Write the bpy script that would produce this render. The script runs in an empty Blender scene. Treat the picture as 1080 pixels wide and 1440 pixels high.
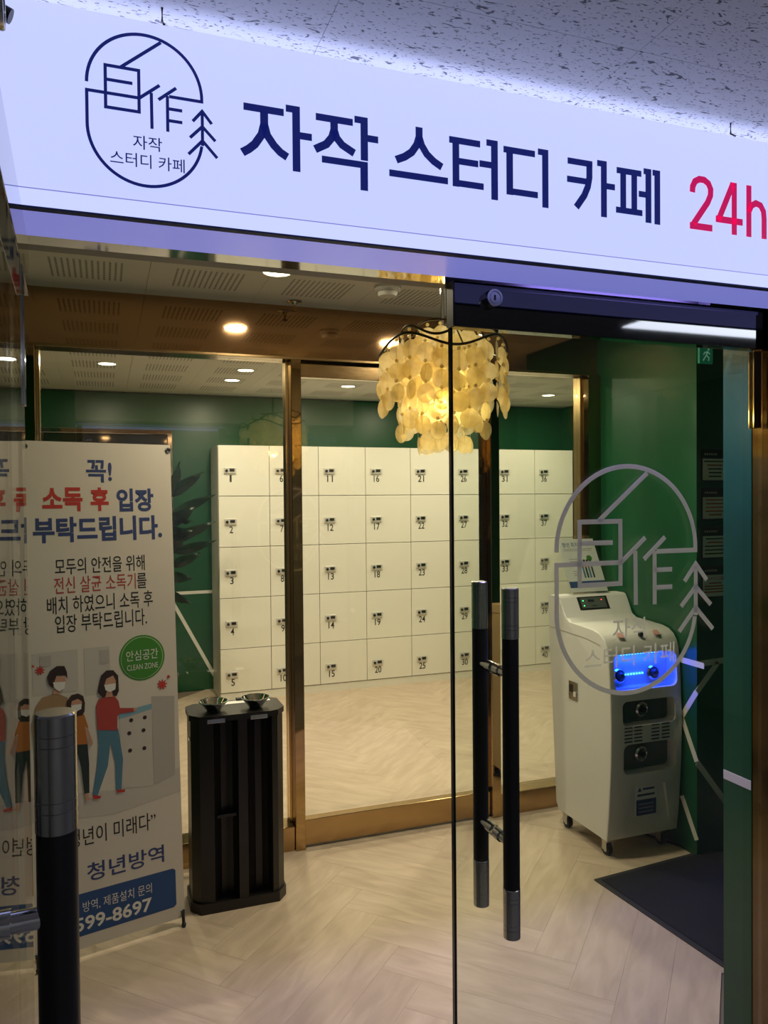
import bpy, bmesh, math, random
from mathutils import Vector, Matrix, Euler

random.seed(7)
SC = bpy.context.scene
COL = SC.collection
PI = math.pi

# ------------------------------------------------------------------ camera
YAW, PITCH, ROLL, EYE = math.radians(20.0), math.radians(-1.0), 0.0085, 1.6
fw = Vector((math.sin(YAW) * math.cos(PITCH), math.cos(YAW) * math.cos(PITCH), math.sin(PITCH)))
r0 = Vector((math.cos(YAW), -math.sin(YAW), 0.0))
u0 = r0.cross(fw)
cr, sr = math.cos(ROLL), math.sin(ROLL)
RT = r0 * cr - u0 * sr
UP = u0 * cr + r0 * sr
cam_d = bpy.data.cameras.new('camera')
cam = bpy.data.objects.new('camera', cam_d)
COL.objects.link(cam)
cam.matrix_world = Matrix(((RT.x, UP.x, -fw.x, 0), (RT.y, UP.y, -fw.y, 0), (RT.z, UP.z, -fw.z, EYE), (0, 0, 0, 1)))
cam_d.sensor_fit = 'HORIZONTAL'
cam_d.sensor_width = 36.0
cam_d.lens = 36.0 * 1081.0 / 1080.0
cam_d.clip_start = 0.02
SC.camera = cam

# ------------------------------------------------------------------ world, view
W = bpy.data.worlds.new('world')
SC.world = W
W.use_nodes = True
W.node_tree.nodes['Background'].inputs[0].default_value = (0.30, 0.33, 0.55, 1)
W.node_tree.nodes['Background'].inputs[1].default_value = 0.05
SC.view_settings.view_transform = 'Standard'
SC.view_settings.look = 'None'
SC.view_settings.gamma = 1.0
SC.view_settings.use_curve_mapping = False
SC.view_settings.exposure = 0.14
SC.cycles.max_bounces = 10
SC.cycles.transparent_max_bounces = 24
SC.cycles.sample_clamp_indirect = 4.0
SC.cycles.caustics_reflective = False
SC.cycles.caustics_refractive = False

WARM = (1.0, 0.87, 0.60)
P_ROOM, P_VEST, P_BULB, P_UV = 11.0, 11.0, 27.0, 1.4
P_ADDED_FLOOR = 12.0
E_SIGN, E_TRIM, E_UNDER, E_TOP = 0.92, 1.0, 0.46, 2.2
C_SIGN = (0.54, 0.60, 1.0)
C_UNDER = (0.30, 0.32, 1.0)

# ------------------------------------------------------------------ materials
def nt(name):
    m = bpy.data.materials.new(name)
    m.use_nodes = True
    t = m.node_tree
    return m, t, t.nodes['Principled BSDF']

def lk(t, a, b): t.links.new(a, b)

def mat(name, col, rough=0.5, metal=0.0, emit=None, estr=0.0, spec=0.5, noise=0.0, nscale=8.0, bump=0.0, bscale=60.0, coat=0.0):
    m, t, p = nt(name)
    p.inputs['Base Color'].default_value = (*col, 1)
    p.inputs['Roughness'].default_value = rough
    p.inputs['Metallic'].default_value = metal
    p.inputs['Specular IOR Level'].default_value = spec
    p.inputs['Coat Weight'].default_value = coat
    if emit:
        p.inputs['Emission Color'].default_value = (*emit, 1)
        p.inputs['Emission Strength'].default_value = estr
    if noise or bump:
        tc = t.nodes.new('ShaderNodeTexCoord')
    if noise:
        n = t.nodes.new('ShaderNodeTexNoise'); n.inputs['Scale'].default_value = nscale; n.inputs['Detail'].default_value = 5
        lk(t, tc.outputs['Object'], n.inputs['Vector'])
        r = t.nodes.new('ShaderNodeValToRGB')
        r.color_ramp.elements[0].position = 0.3; r.color_ramp.elements[1].position = 0.7
        r.color_ramp.elements[0].color = (*[c * (1 - noise) for c in col], 1)
        r.color_ramp.elements[1].color = (*[min(1, c * (1 + noise)) for c in col], 1)
        lk(t, n.outputs['Fac'], r.inputs[0]); lk(t, r.outputs[0], p.inputs['Base Color'])
    if bump:
        n = t.nodes.new('ShaderNodeTexNoise'); n.inputs['Scale'].default_value = bscale; n.inputs['Detail'].default_value = 3
        lk(t, tc.outputs['Object'], n.inputs['Vector'])
        b = t.nodes.new('ShaderNodeBump'); b.inputs['Strength'].default_value = bump; b.inputs['Distance'].default_value = 0.01
        lk(t, n.outputs['Fac'], b.inputs['Height']); lk(t, b.outputs[0], p.inputs['Normal'])
    return m

def brushed(name, col, rough, stretch):
    m, t, p = nt(name)
    p.inputs['Base Color'].default_value = (*col, 1); p.inputs['Metallic'].default_value = 1.0
    tc = t.nodes.new('ShaderNodeTexCoord'); mp = t.nodes.new('ShaderNodeMapping'); mp.inputs['Scale'].default_value = stretch
    n = t.nodes.new('ShaderNodeTexNoise'); n.inputs['Scale'].default_value = 40; n.inputs['Detail'].default_value = 4
    mr = t.nodes.new('ShaderNodeMapRange'); mr.inputs['To Min'].default_value = rough * 0.7; mr.inputs['To Max'].default_value = rough * 1.4
    lk(t, tc.outputs['Object'], mp.inputs[0]); lk(t, mp.outputs[0], n.inputs['Vector']); lk(t, n.outputs['Fac'], mr.inputs[0]); lk(t, mr.outputs[0], p.inputs['Roughness'])
    return m

def glass(name, tint=(0.95, 0.975, 0.95), ior=1.5):
    m = bpy.data.materials.new(name); m.use_nodes = True
    t = m.node_tree; t.nodes.clear()
    o = t.nodes.new('ShaderNodeOutputMaterial'); mx = t.nodes.new('ShaderNodeMixShader')
    tr = t.nodes.new('ShaderNodeBsdfTransparent'); gl = t.nodes.new('ShaderNodeBsdfGlossy'); fr = t.nodes.new('ShaderNodeFresnel')
    tr.inputs[0].default_value = (*tint, 1); gl.inputs['Roughness'].default_value = 0.0; fr.inputs[0].default_value = ior
    # straight-through pane: the back face must not give total internal reflection
    ge = t.nodes.new('ShaderNodeNewGeometry'); mr = t.nodes.new('ShaderNodeMapRange')
    mr.inputs['To Min'].default_value = ior; mr.inputs['To Max'].default_value = 1 / ior
    lk(t, ge.outputs['Backfacing'], mr.inputs[0]); lk(t, mr.outputs[0], fr.inputs[0])
    lk(t, fr.outputs[0], mx.inputs[0]); lk(t, tr.outputs[0], mx.inputs[1]); lk(t, gl.outputs[0], mx.inputs[2]); lk(t, mx.outputs[0], o.inputs[0])
    return m

def wood_floor():
    m, t, p = nt('vinyl_plank')
    tc = t.nodes.new('ShaderNodeTexCoord'); oi = t.nodes.new('ShaderNodeObjectInfo')
    mp = t.nodes.new('ShaderNodeMapping'); mp.inputs['Scale'].default_value = (1.6, 7, 1)
    off = t.nodes.new('ShaderNodeVectorMath'); off.operation = 'MULTIPLY_ADD'
    cmb = t.nodes.new('ShaderNodeCombineXYZ')
    for i in range(3): lk(t, oi.outputs['Random'], cmb.inputs[i])
    off.inputs[1].default_value = (37, 53, 11)
    lk(t, cmb.outputs[0], off.inputs[0]); lk(t, tc.outputs['Object'], off.inputs[2]); lk(t, off.outputs[0], mp.inputs[0])
    n = t.nodes.new('ShaderNodeTexNoise'); n.inputs['Scale'].default_value = 3.0; n.inputs['Detail'].default_value = 8; n.inputs['Distortion'].default_value = 0.6
    lk(t, mp.outputs[0], n.inputs['Vector'])
    add = t.nodes.new('ShaderNodeMath'); add.operation = 'MULTIPLY_ADD'; add.inputs[1].default_value = 0.10
    lk(t, oi.outputs['Random'], add.inputs[0]); lk(t, n.outputs['Fac'], add.inputs[2])
    r = t.nodes.new('ShaderNodeValToRGB')
    r.color_ramp.elements[0].position = 0.36; r.color_ramp.elements[0].color = (0.50, 0.395, 0.30, 1)
    r.color_ramp.elements[1].position = 0.80; r.color_ramp.elements[1].color = (0.65, 0.53, 0.415, 1)
    lk(t, add.outputs[0], r.inputs[0]); lk(t, r.outputs[0], p.inputs['Base Color'])
    b = t.nodes.new('ShaderNodeBump'); b.inputs['Strength'].default_value = 0.25; b.inputs['Distance'].default_value = 0.002
    lk(t, n.outputs['Fac'], b.inputs['Height']); lk(t, b.outputs[0], p.inputs['Normal'])
    p.inputs['Roughness'].default_value = 0.42
    p.inputs['Specular IOR Level'].default_value = 0.35
    return m

def fissured():
    m, t, p = nt('fissured_mineral_tile')
    tc = t.nodes.new('ShaderNodeTexCoord'); mp = t.nodes.new('ShaderNodeMapping'); mp.inputs['Scale'].default_value = (0.75, 1.9, 1)
    mp.inputs['Rotation'].default_value = (0, 0, 0.15)
    geo = t.nodes.new('ShaderNodeNewGeometry')
    lk(t, geo.outputs['Position'], mp.inputs[0])
    n1 = t.nodes.new('ShaderNodeTexNoise'); n1.inputs['Scale'].default_value = 42; n1.inputs['Detail'].default_value = 3; n1.inputs['Distortion'].default_value = 1.2
    n2 = t.nodes.new('ShaderNodeTexNoise'); n2.inputs['Scale'].default_value = 130; n2.inputs['Detail'].default_value = 2
    for n in (n1, n2): lk(t, mp.outputs[0], n.inputs['Vector'])
    a = t.nodes.new('ShaderNodeValToRGB'); a.color_ramp.elements[0].position = 0.322; a.color_ramp.elements[1].position = 0.372
    c = t.nodes.new('ShaderNodeValToRGB'); c.color_ramp.elements[0].position = 0.31; c.color_ramp.elements[1].position = 0.37
    lk(t, n1.outputs['Fac'], a.inputs[0]); lk(t, n2.outputs['Fac'], c.inputs[0])
    mn = t.nodes.new('ShaderNodeMath'); mn.operation = 'MULTIPLY'
    lk(t, a.outputs[0], mn.inputs[0]); lk(t, c.outputs[0], mn.inputs[1])
    mx = t.nodes.new('ShaderNodeMix'); mx.data_type = 'RGBA'
    mx.inputs['A'].default_value = (0.16, 0.16, 0.18, 1); mx.inputs['B'].default_value = (0.72, 0.72, 0.74, 1)
    lk(t, mn.outputs[0], mx.inputs['Factor']); lk(t, mx.outputs['Result'], p.inputs['Base Color'])
    b = t.nodes.new('ShaderNodeBump'); b.inputs['Strength'].default_value = 0.6; b.inputs['Distance'].default_value = 0.004
    lk(t, mn.outputs[0], b.inputs['Height']); lk(t, b.outputs[0], p.inputs['Normal'])
    p.inputs['Roughness'].default_value = 0.9
    return m

def perforated():
    # white gypsum tile with a field of small round holes (finer than can be modelled singly)
    m, t, p = nt('perforated_gypsum_tile')
    tc = t.nodes.new('ShaderNodeTexCoord'); sp = t.nodes.new('ShaderNodeSeparateXYZ')
    lk(t, tc.outputs['Object'], sp.inputs[0])
    def M(op, a, b=None, c=None):
        n = t.nodes.new('ShaderNodeMath'); n.operation = op
        for i, v in enumerate((a, b, c)):
            if v is None: continue
            if isinstance(v, (int, float)): n.inputs[i].default_value = v
            else: lk(t, v, n.inputs[i])
        return n.outputs[0]
    px, py = 0.27 / 13, 0.25 / 16
    def cell(s, pitch): return M('MULTIPLY', M('SUBTRACT', M('FRACT', M('ADD', M('DIVIDE', s, pitch), 50.5)), 0.5), pitch)
    cx, cy = cell(sp.outputs[0], px), cell(sp.outputs[1], py)
    d = M('SQRT', M('ADD', M('MULTIPLY', cx, cx), M('MULTIPLY', cy, cy)))
    hole = M('LESS_THAN', d, 0.0048)
    inx = M('LESS_THAN', M('ABSOLUTE', sp.outputs[0]), 0.135); iny = M('LESS_THAN', M('ABSOLUTE', sp.outputs[1]), 0.125)
    f = M('MULTIPLY', hole, M('MULTIPLY', inx, iny))
    mx = t.nodes.new('ShaderNodeMix'); mx.data_type = 'RGBA'
    mx.inputs['A'].default_value = (0.76, 0.74, 0.70, 1); mx.inputs['B'].default_value = (0.10, 0.09, 0.08, 1)
    lk(t, f, mx.inputs['Factor']); lk(t, mx.outputs['Result'], p.inputs['Base Color'])
    p.inputs['Roughness'].default_value = 0.85
    return m

def shell_mat():
    m = bpy.data.materials.new('capiz_shell'); m.use_nodes = True
    t = m.node_tree; p = t.nodes['Principled BSDF']; out = t.nodes['Material Output']
    tc = t.nodes.new('ShaderNodeTexCoord'); n = t.nodes.new('ShaderNodeTexNoise'); n.inputs['Scale'].default_value = 60; n.inputs['Detail'].default_value = 6
    lk(t, tc.outputs['Object'], n.inputs['Vector'])
    r = t.nodes.new('ShaderNodeValToRGB')
    r.color_ramp.elements[0].position = 0.3; r.color_ramp.elements[0].color = (0.80, 0.68, 0.40, 1)
    r.color_ramp.elements[1].position = 0.7; r.color_ramp.elements[1].color = (0.97, 0.90, 0.66, 1)
    lk(t, n.outputs['Fac'], r.inputs[0]); lk(t, r.outputs[0], p.inputs['Base Color'])
    p.inputs['Roughness'].default_value = 0.3
    tl = t.nodes.new('ShaderNodeBsdfTranslucent'); lk(t, r.outputs[0], tl.inputs[0])
    mx = t.nodes.new('ShaderNodeMixShader'); mx.inputs[0].default_value = 0.72
    lk(t, p.outputs[0], mx.inputs[1]); lk(t, tl.outputs[0], mx.inputs[2])
    tp = t.nodes.new('ShaderNodeBsdfTransparent'); tp.inputs[0].default_value = (1.0, 0.88, 0.55, 1)
    m2 = t.nodes.new('ShaderNodeMixShader'); m2.inputs[0].default_value = 0.30
    lk(t, mx.outputs[0], m2.inputs[1]); lk(t, tp.outputs[0], m2.inputs[2]); lk(t, m2.outputs[0], out.inputs[0])
    return m

def vinyl_mat():
    m = bpy.data.materials.new('grey_frosted_sticker'); m.use_nodes = True
    t = m.node_tree; p = t.nodes['Principled BSDF']; out = t.nodes['Material Output']
    p.inputs['Base Color'].default_value = (0.82, 0.80, 0.77, 1); p.inputs['Roughness'].default_value = 0.7
    tl = t.nodes.new('ShaderNodeBsdfTranslucent'); tl.inputs[0].default_value = (0.80, 0.80, 0.80, 1)
    mx = t.nodes.new('ShaderNodeMixShader'); mx.inputs[0].default_value = 0.5
    lk(t, p.outputs[0], mx.inputs[1]); lk(t, tl.outputs[0], mx.inputs[2]); lk(t, mx.outputs[0], out.inputs[0])
    return m

M = dict(
    plank=wood_floor(), fissured=fissured(), perf=perforated(), shell=shell_mat(),
    screed=mat('dark_joint_screed', (0.20, 0.16, 0.12), 0.9),
    corridor_floor=mat('grey_corridor_floor', (0.20, 0.19, 0.19), 0.4, noise=0.15),
    green=mat('green_lacquer_paint', (0.007, 0.088, 0.034), 0.30, noise=0.12, nscale=2.5, bump=0.04, bscale=90),
    corridor=mat('corridor_wall_paint', (0.42, 0.40, 0.37), 0.7, noise=0.08),
    tape=mat('white_wall_line', (0.80, 0.78, 0.72), 0.6),
    brass=brushed('polished_bronze', (0.42, 0.29, 0.14), 0.035, (1, 1, 12)),
    brass_h=brushed('polished_bronze_rail', (0.44, 0.30, 0.15), 0.20, (1, 12, 12)),
    bead=brushed('gold_bead', (0.80, 0.58, 0.28), 0.2, (1, 1, 12)),
    jamb=brushed('dark_bronze_jamb', (0.17, 0.125, 0.08), 0.10, (1, 1, 12)),
    bronze_mirror=brushed('bronze_mirror_panel', (0.50, 0.31, 0.17), 0.05, (1, 8, 8)),
    chrome=brushed('polished_steel', (0.70, 0.71, 0.74), 0.06, (1, 10, 10)),
    rail=mat('polished_black_steel', (0.0015, 0.0018, 0.003), 0.04, spec=0.9, coat=0.6),
    steel=brushed('satin_steel', (0.55, 0.54, 0.52), 0.22, (1, 1, 0.2)),
    blackgrip=mat('matte_black_grip', (0.006, 0.006, 0.008), 0.45),
    glass=glass('clear_glass'), partition_glass=glass('partition_glass', (0.98, 0.99, 0.975), 1.8),
    glass_edge=mat('green_glass_edge', (0.002, 0.006, 0.005), 0.15),
    dark_glass=mat('dark_mirror_glass', (0.02, 0.025, 0.02), 0.03, spec=1.0, coat=1.0),
    sign_face=mat('backlit_sign_face', (0.40, 0.40, 0.44), 0.06, emit=C_SIGN, estr=E_SIGN),
    sign_trim=mat('backlit_sign_trim', (0.5, 0.5, 0.55), 0.35, emit=(0.52, 0.58, 1.0), estr=E_TRIM),
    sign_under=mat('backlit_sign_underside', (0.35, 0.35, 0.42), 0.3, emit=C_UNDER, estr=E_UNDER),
    sign_top=mat('sign_top_light', (0.6, 0.6, 0.6), 0.5, emit=C_SIGN, estr=E_TOP),
    sign_shell=mat('sign_box_steel', (0.35, 0.35, 0.4), 0.4, metal=0.6),
    navy=mat('navy_backlit_film', (0.012, 0.018, 0.10), 0.35, emit=(0.006, 0.012, 0.14), estr=0.7),
    pink=mat('pink_backlit_film', (0.5, 0.01, 0.10), 0.35, emit=(0.55, 0.004, 0.10), estr=0.75),
    vinyl=vinyl_mat(),
    locker=mat('white_locker_laminate', (0.84, 0.82, 0.74), 0.35),
    locker_body=mat('white_locker_carcass', (0.80, 0.78, 0.70), 0.45),
    ink=mat('black_print', (0.012, 0.012, 0.014), 0.5),
    black=mat('black_plastic', (0.012, 0.012, 0.013), 0.35),
    black_steel=mat('black_coated_steel', (0.010, 0.009, 0.009), 0.38, bump=0.03, bscale=300),
    rubber=mat('black_rubber', (0.02, 0.02, 0.022), 0.7),
    mat_=mat('navy_mat_pile', (0.006, 0.0065, 0.016), 0.95, noise=0.3, nscale=120, bump=0.5, bscale=400),
    white_plastic=mat('white_glossy_plastic', (0.80, 0.79, 0.76), 0.28),
    white_shell=mat('white_machine_shell', (0.78, 0.77, 0.75), 0.30),
    paper=mat('white_paper', (0.86, 0.85, 0.82), 0.6),
    banner=mat('banner_cloth', (0.72, 0.66, 0.58), 0.65, bump=0.05, bscale=12),
    navyprint=mat('navy_print', (0.035, 0.06, 0.20), 0.6), blueprint=mat('blue_print', (0.02, 0.075, 0.24), 0.6),
    redprint=mat('red_print', (0.52, 0.04, 0.03), 0.6), redprint2=mat('soft_red_print', (0.45, 0.06, 0.05), 0.6),
    pale=mat('pale_grey_print', (0.60, 0.56, 0.51), 0.6), pale2=mat('grey_print', (0.48, 0.45, 0.42), 0.6),
    tanp=mat('tan_print', (0.40, 0.25, 0.13), 0.6), skin=mat('skin_print', (0.62, 0.33, 0.22), 0.6), hairp=mat('hair_print', (0.035, 0.018, 0.016), 0.6),
    orange=mat('orange_print', (0.50, 0.17, 0.03), 0.6), jeans=mat('denim_print', (0.09, 0.22, 0.32), 0.6), darkp=mat('dark_trouser_print', (0.015, 0.03, 0.03), 0.6),
    maskp=mat('white_print', (0.85, 0.83, 0.78), 0.6), badge=mat('green_badge_print', (0.06, 0.26, 0.035), 0.5), badge2=mat('pale_green_print', (0.45, 0.62, 0.35), 0.5),
    bluefade=mat('light_blue_print', (0.22, 0.42, 0.55), 0.6),
    uv=mat('blue_led', (0.1, 0.2, 1), 0.4, emit=(0.006, 0.06, 1.0), estr=6.0),
    uvdot=mat('bright_blue_led', (0.1, 0.3, 1), 0.4, emit=(0.05, 0.35, 1.0), estr=6.0),
    gled=mat('green_led', (0.1, 1, 0.2), 0.4, emit=(0.05, 1.0, 0.25), estr=3.0), rled=mat('red_led', (1, 0.1, 0.05), 0.4, emit=(1, 0.08, 0.03), estr=2.0),
    lcd=mat('grey_display', (0.10, 0.12, 0.11), 0.2),
    exitg=mat('exit_sign_green', (0.02, 0.3, 0.15), 0.4, emit=(0.02, 0.45, 0.22), estr=0.06), exitw=mat('exit_sign_white', (0.7, 0.9, 0.8), 0.4, emit=(0.4, 0.9, 0.65), estr=0.12),
    lamp=mat('lit_lamp_lens', (1, 1, 1), 0.4, emit=(1.0, 0.86, 0.55), estr=9.0),
    bulb=mat('lit_bulb', (1, 0.9, 0.6), 0.3, emit=(1.0, 0.80, 0.36), estr=30.0),
    panel=mat('lit_ceiling_panel', (1, 1, 1), 0.4, emit=(0.80, 0.86, 1.0), estr=8.5),
    crystal=mat('crystal_bead', (0.85, 0.82, 0.70), 0.05, spec=1.0),
    wire=mat('dark_bronze_wire', (0.06, 0.045, 0.03), 0.3, metal=0.9),
    leaf=mat('dark_green_leaf', (0.008, 0.035, 0.012), 0.3, noise=0.35, nscale=14), stem=mat('brown_stem', (0.10, 0.07, 0.04), 0.8), pot=mat('charcoal_pot', (0.06, 0.06, 0.06), 0.6), soil=mat('potting_soil', (0.03, 0.02, 0.015), 1.0, bump=0.8, bscale=80),
    cable=mat('white_cable', (0.55, 0.55, 0.52), 0.5),
    acrylic=glass('clear_acrylic', (0.97, 0.98, 0.98), 1.45),
    lockplate=mat('satin_lock_plate', (0.66, 0.64, 0.60), 0.3, metal=0.2),
    palm=mat('pink_hand_print', (0.62, 0.32, 0.30), 0.6),
)

# ------------------------------------------------------------------ mesh helpers
class MB:
    def __init__(s): s.bm = bmesh.new()
    def box(s, x0, x1, y0, y1, z0, z1, bevel=0.0, seg=2):
        b = bmesh.new()
        bmesh.ops.create_cube(b, size=1.0)
        for v in b.verts: v.co = Vector(((x0 + x1) / 2 + v.co.x * (x1 - x0), (y0 + y1) / 2 + v.co.y * (y1 - y0), (z0 + z1) / 2 + v.co.z * (z1 - z0)))
        if bevel: bmesh.ops.bevel(b, geom=b.edges[:], offset=bevel, segments=seg, profile=0.5, affect='EDGES')
        s.merge(b); return s
    def merge(s, b):
        me = bpy.data.meshes.new('tmp'); b.to_mesh(me); b.free(); s.bm.from_mesh(me); bpy.data.meshes.remove(me)
    def frustum(s, p0, p1, ra, rb, n=24, cap=True):
        p0, p1 = Vector(p0), Vector(p1); d = p1 - p0
        q = d.to_track_quat('Z', 'Y').to_matrix()
        A, B = [], []
        for i in range(n):
            a = 2 * PI * i / n; o = q @ Vector((math.cos(a), math.sin(a), 0))
            A.append(s.bm.verts.new(p0 + o * ra)); B.append(s.bm.verts.new(p1 + o * rb))
        for i in range(n):
            f = s.bm.faces.new((A[i], A[(i + 1) % n], B[(i + 1) % n], B[i])); f.smooth = True
        if cap: s.bm.faces.new(A[::-1]); s.bm.faces.new(B)
        return s
    def cyl(s, p0, p1, r, n=24, cap=True): return s.frustum(p0, p1, r, r, n, cap)
    def sphere(s, c, r, n=10, m=6, sc=(1, 1, 1)):
        b = bmesh.new(); bmesh.ops.create_uvsphere(b, u_segments=n, v_segments=m, radius=r)
        for v in b.verts: v.co = Vector((v.co.x * sc[0], v.co.y * sc[1], v.co.z * sc[2])) + Vector(c)
        for f in b.faces: f.smooth = True
        s.merge(b); return s
    def tube(s, pts, r, n=8, closed=False):
        pts = [Vector(p) for p in pts]; rings = []; N = len(pts)
        for i, p in enumerate(pts):
            a = pts[i - 1] if (i or closed) else p; c = pts[(i + 1) % N] if (i < N - 1 or closed) else p
            q = (c - a).to_track_quat('Z', 'Y').to_matrix()
            rings.append([s.bm.verts.new(p + q @ Vector((math.cos(2 * PI * k / n) * r, math.sin(2 * PI * k / n) * r, 0))) for k in range(n)])
        for i in range(N if closed else N - 1):
            A, B = rings[i], rings[(i + 1) % N]
            for k in range(n):
                f = s.bm.faces.new((A[k], A[(k + 1) % n], B[(k + 1) % n], B[k])); f.smooth = True
        if not closed: s.bm.faces.new(rings[0][::-1]); s.bm.faces.new(rings[-1])
        return s
    def lathe(s, c, prof, n=32):
        c = Vector(c); rings = []
        for r, z in prof: rings.append([s.bm.verts.new(c + Vector((math.cos(2 * PI * k / n) * r, math.sin(2 * PI * k / n) * r, z))) for k in range(n)])
        for A, B in zip(rings, rings[1:]):
            for k in range(n):
                f = s.bm.faces.new((A[k], A[(k + 1) % n], B[(k + 1) % n], B[k])); f.smooth = True
        return s
    def prism(s, poly, axis, a, b):
        # poly: 2D points; axis 'x': (y,z), 'y': (x,z), 'z': (x,y)
        def P(p, t): return {'x': (t, p[0], p[1]), 'y': (p[0], t, p[1]), 'z': (p[0], p[1], t)}[axis]
        A = [s.bm.verts.new(P(p, a)) for p in poly]; B = [s.bm.verts.new(P(p, b)) for p in poly]; n = len(poly)
        for i in range(n): s.bm.faces.new((A[i], A[(i + 1) % n], B[(i + 1) % n], B[i]))
        s.bm.faces.new(A[::-1]); s.bm.faces.new(B)
        bmesh.ops.recalc_face_normals(s.bm, faces=s.bm.faces[:])
        return s
    def ribbon(s, pts, w, y, t=0.001, closed=False):
        # flat stroke of width w along pts (x,z), on the plane y, t thick
        pts = [Vector(p) for p in pts]; N = len(pts); L, R = [], []
        for i, p in enumerate(pts):
            a = pts[i - 1] if (i or closed) else None; c = pts[(i + 1) % N] if (i < N - 1 or closed) else None
            d1 = (p - a).normalized() if a is not None else None; d2 = (c - p).normalized() if c is not None else None
            d1 = d1 or d2; d2 = d2 or d1
            n1, n2 = Vector((-d1.y, d1.x)), Vector((-d2.y, d2.x)); nn = (n1 + n2).normalized()
            k = w / 2 / max(0.35, nn.dot(n1)); L.append(p + nn * k); R.append(p - nn * k)
        F = lambda q, yy: s.bm.verts.new((q.x, yy, q.y))
        v = [[F(q, yy) for q in S] for yy in (y, y - t) for S in (L, R)]
        M_ = N if closed else N - 1
        for i in range(M_):
            j = (i + 1) % N
            s.bm.faces.new((v[2][i], v[2][j], v[3][j], v[3][i])); s.bm.faces.new((v[0][i], v[1][i], v[1][j], v[0][j]))
            s.bm.faces.new((v[0][i], v[0][j], v[2][j], v[2][i])); s.bm.faces.new((v[1][i], v[3][i], v[3][j], v[1][j]))
        if not closed:
            for i in (0, N - 1): s.bm.faces.new((v[0][i], v[2][i], v[3][i], v[1][i]))
        return s
    def poly(s, pts3): s.bm.faces.new([s.bm.verts.new(p) for p in pts3]); return s
    def build(s, name, m, parent=None, smooth=False):
        me = bpy.data.meshes.new(name); bmesh.ops.recalc_face_normals(s.bm, faces=s.bm.faces[:]) if not getattr(s, 'keep', False) else None
        sm = any(f.smooth for f in s.bm.faces)
        s.bm.to_mesh(me); s.bm.free()
        me.materials.append(M[m])
        if smooth: me.shade_smooth()
        if sm: me.set_sharp_from_angle(angle=math.radians(38))
        return link(name, me, parent)

def link(name, me, parent=None):
    o = bpy.data.objects.new(name, me); COL.objects.link(o); o.parent = parent; return o

def thing(name, label, cat, loc=(0, 0, 0), rotz=0.0, group=None):
    o = bpy.data.objects.new(name, None); COL.objects.link(o); o.empty_display_size = 0.05
    o.location = loc; o.rotation_euler = (0, 0, rotz); return tag(o, label, cat, group)

def tag(o, label, cat, group=None):
    o['label'] = label; o['category'] = cat
    if group: o['group'] = group
    return o

def struct(o, label=None, cat=None):
    o['kind'] = 'structure'
    if label: o['label'] = label
    if cat: o['category'] = cat
    return o

def bx(name, m, parent, *c, bevel=0.0): return MB().box(*c, bevel=bevel).build(name, m, parent)

def copy_tree(o, parent=None):
    c = o.copy(); COL.objects.link(c); c.parent = parent
    for ch in list(o.children): copy_tree(ch, c)
    return c

TXT = {}
def text(name, body, box, y, m, parent, off=0.0, mirror=1):
    # lettering as flat print: fitted to box (x0,x1,z0,z1) on the plane y
    key = (body, off)
    if key not in TXT:
        cu = bpy.data.curves.new('tmp_text', 'FONT'); cu.body = body; cu.offset = off; cu.resolution_u = 3
        o = bpy.data.objects.new('tmp_text', cu); COL.objects.link(o)
        bpy.context.view_layer.update()
        me0 = o.to_mesh(); vs = [v.co.copy() for v in me0.vertices]; fs = [tuple(p.vertices) for p in me0.polygons]
        o.to_mesh_clear(); bpy.data.objects.remove(o); bpy.data.curves.remove(cu)
        TXT[key] = (vs, fs)
    vs, fs = TXT[key]
    xs = [v.x for v in vs]; zs = [v.y for v in vs]
    ax, bx_, az, bz = min(xs), max(xs), min(zs), max(zs)
    x0, x1, z0, z1 = box
    out = [(x0 + (v.x - ax) / (bx_ - ax) * (x1 - x0), y, z0 + (v.y - az) / (bz - az) * (z1 - z0)) for v in vs]
    me = bpy.data.meshes.new(name); me.from_pydata(out, [], fs); me.materials.append(M[m])
    return link(name, me, parent)

def area(name, loc, size, power, col, parent=None, rot=(0, 0, 0), shape='DISK', spread=PI, sy=None):
    l = bpy.data.lights.new(name, 'AREA'); l.shape = shape; l.size = size; l.energy = power; l.color = col; l.spread = spread
    if sy: l.size_y = sy
    o = bpy.data.objects.new(name, l); COL.objects.link(o); o.location = loc; o.rotation_euler = rot; o.parent = parent
    return o

CEIL = 2.475
# ================================================================== SETTING
# floor with herringbone planks
fl = struct(MB().box(-1.4, 4.4, 1.56, 6.75, -0.10, -0.006).build('floor', 'screed'), 'beige vinyl plank floor laid in herringbone', 'floor')
PW, PL = 0.15, 0.75
pk = MB(); pk.box(-PL / 2 + .0003, PL / 2 - .0003, -PW / 2 + .0003, PW / 2 - .0003, -0.006, 0.0)
pk_me = None
rot45 = Matrix.Rotation(math.radians(45), 2)
for m_ in range(-8, 9):
    for k in range(-45, 46):
        for kind in (0, 1):
            if kind == 0: c = Vector((k * PW + PL / 2, k * PW + PW / 2))
            else: c = Vector((k * PW + PW / 2, k * PW + PW + PL / 2))
            c = rot45 @ (c + Vector((m_ * PL, -m_ * PL))) + Vector((1.5, 3.5))
            if not (-0.75 < c.x < 4.2 and 1.75 < c.y < 6.5): continue
            if c.x > 2.45 and 2.5 < c.y < 3.55: continue
            if c.x > 3.1 and c.y < 2.6: continue
            if c.x < -0.45 and c.y < 3.5: continue
            if pk_me is None:
                o = pk.build('plank', 'plank', fl); pk_me = o.data
            else: o = link('plank', pk_me, fl)
            o.location = (c.x, c.y, 0); o.rotation_euler = (0, 0, math.radians(45 if kind == 0 else 135))
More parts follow.
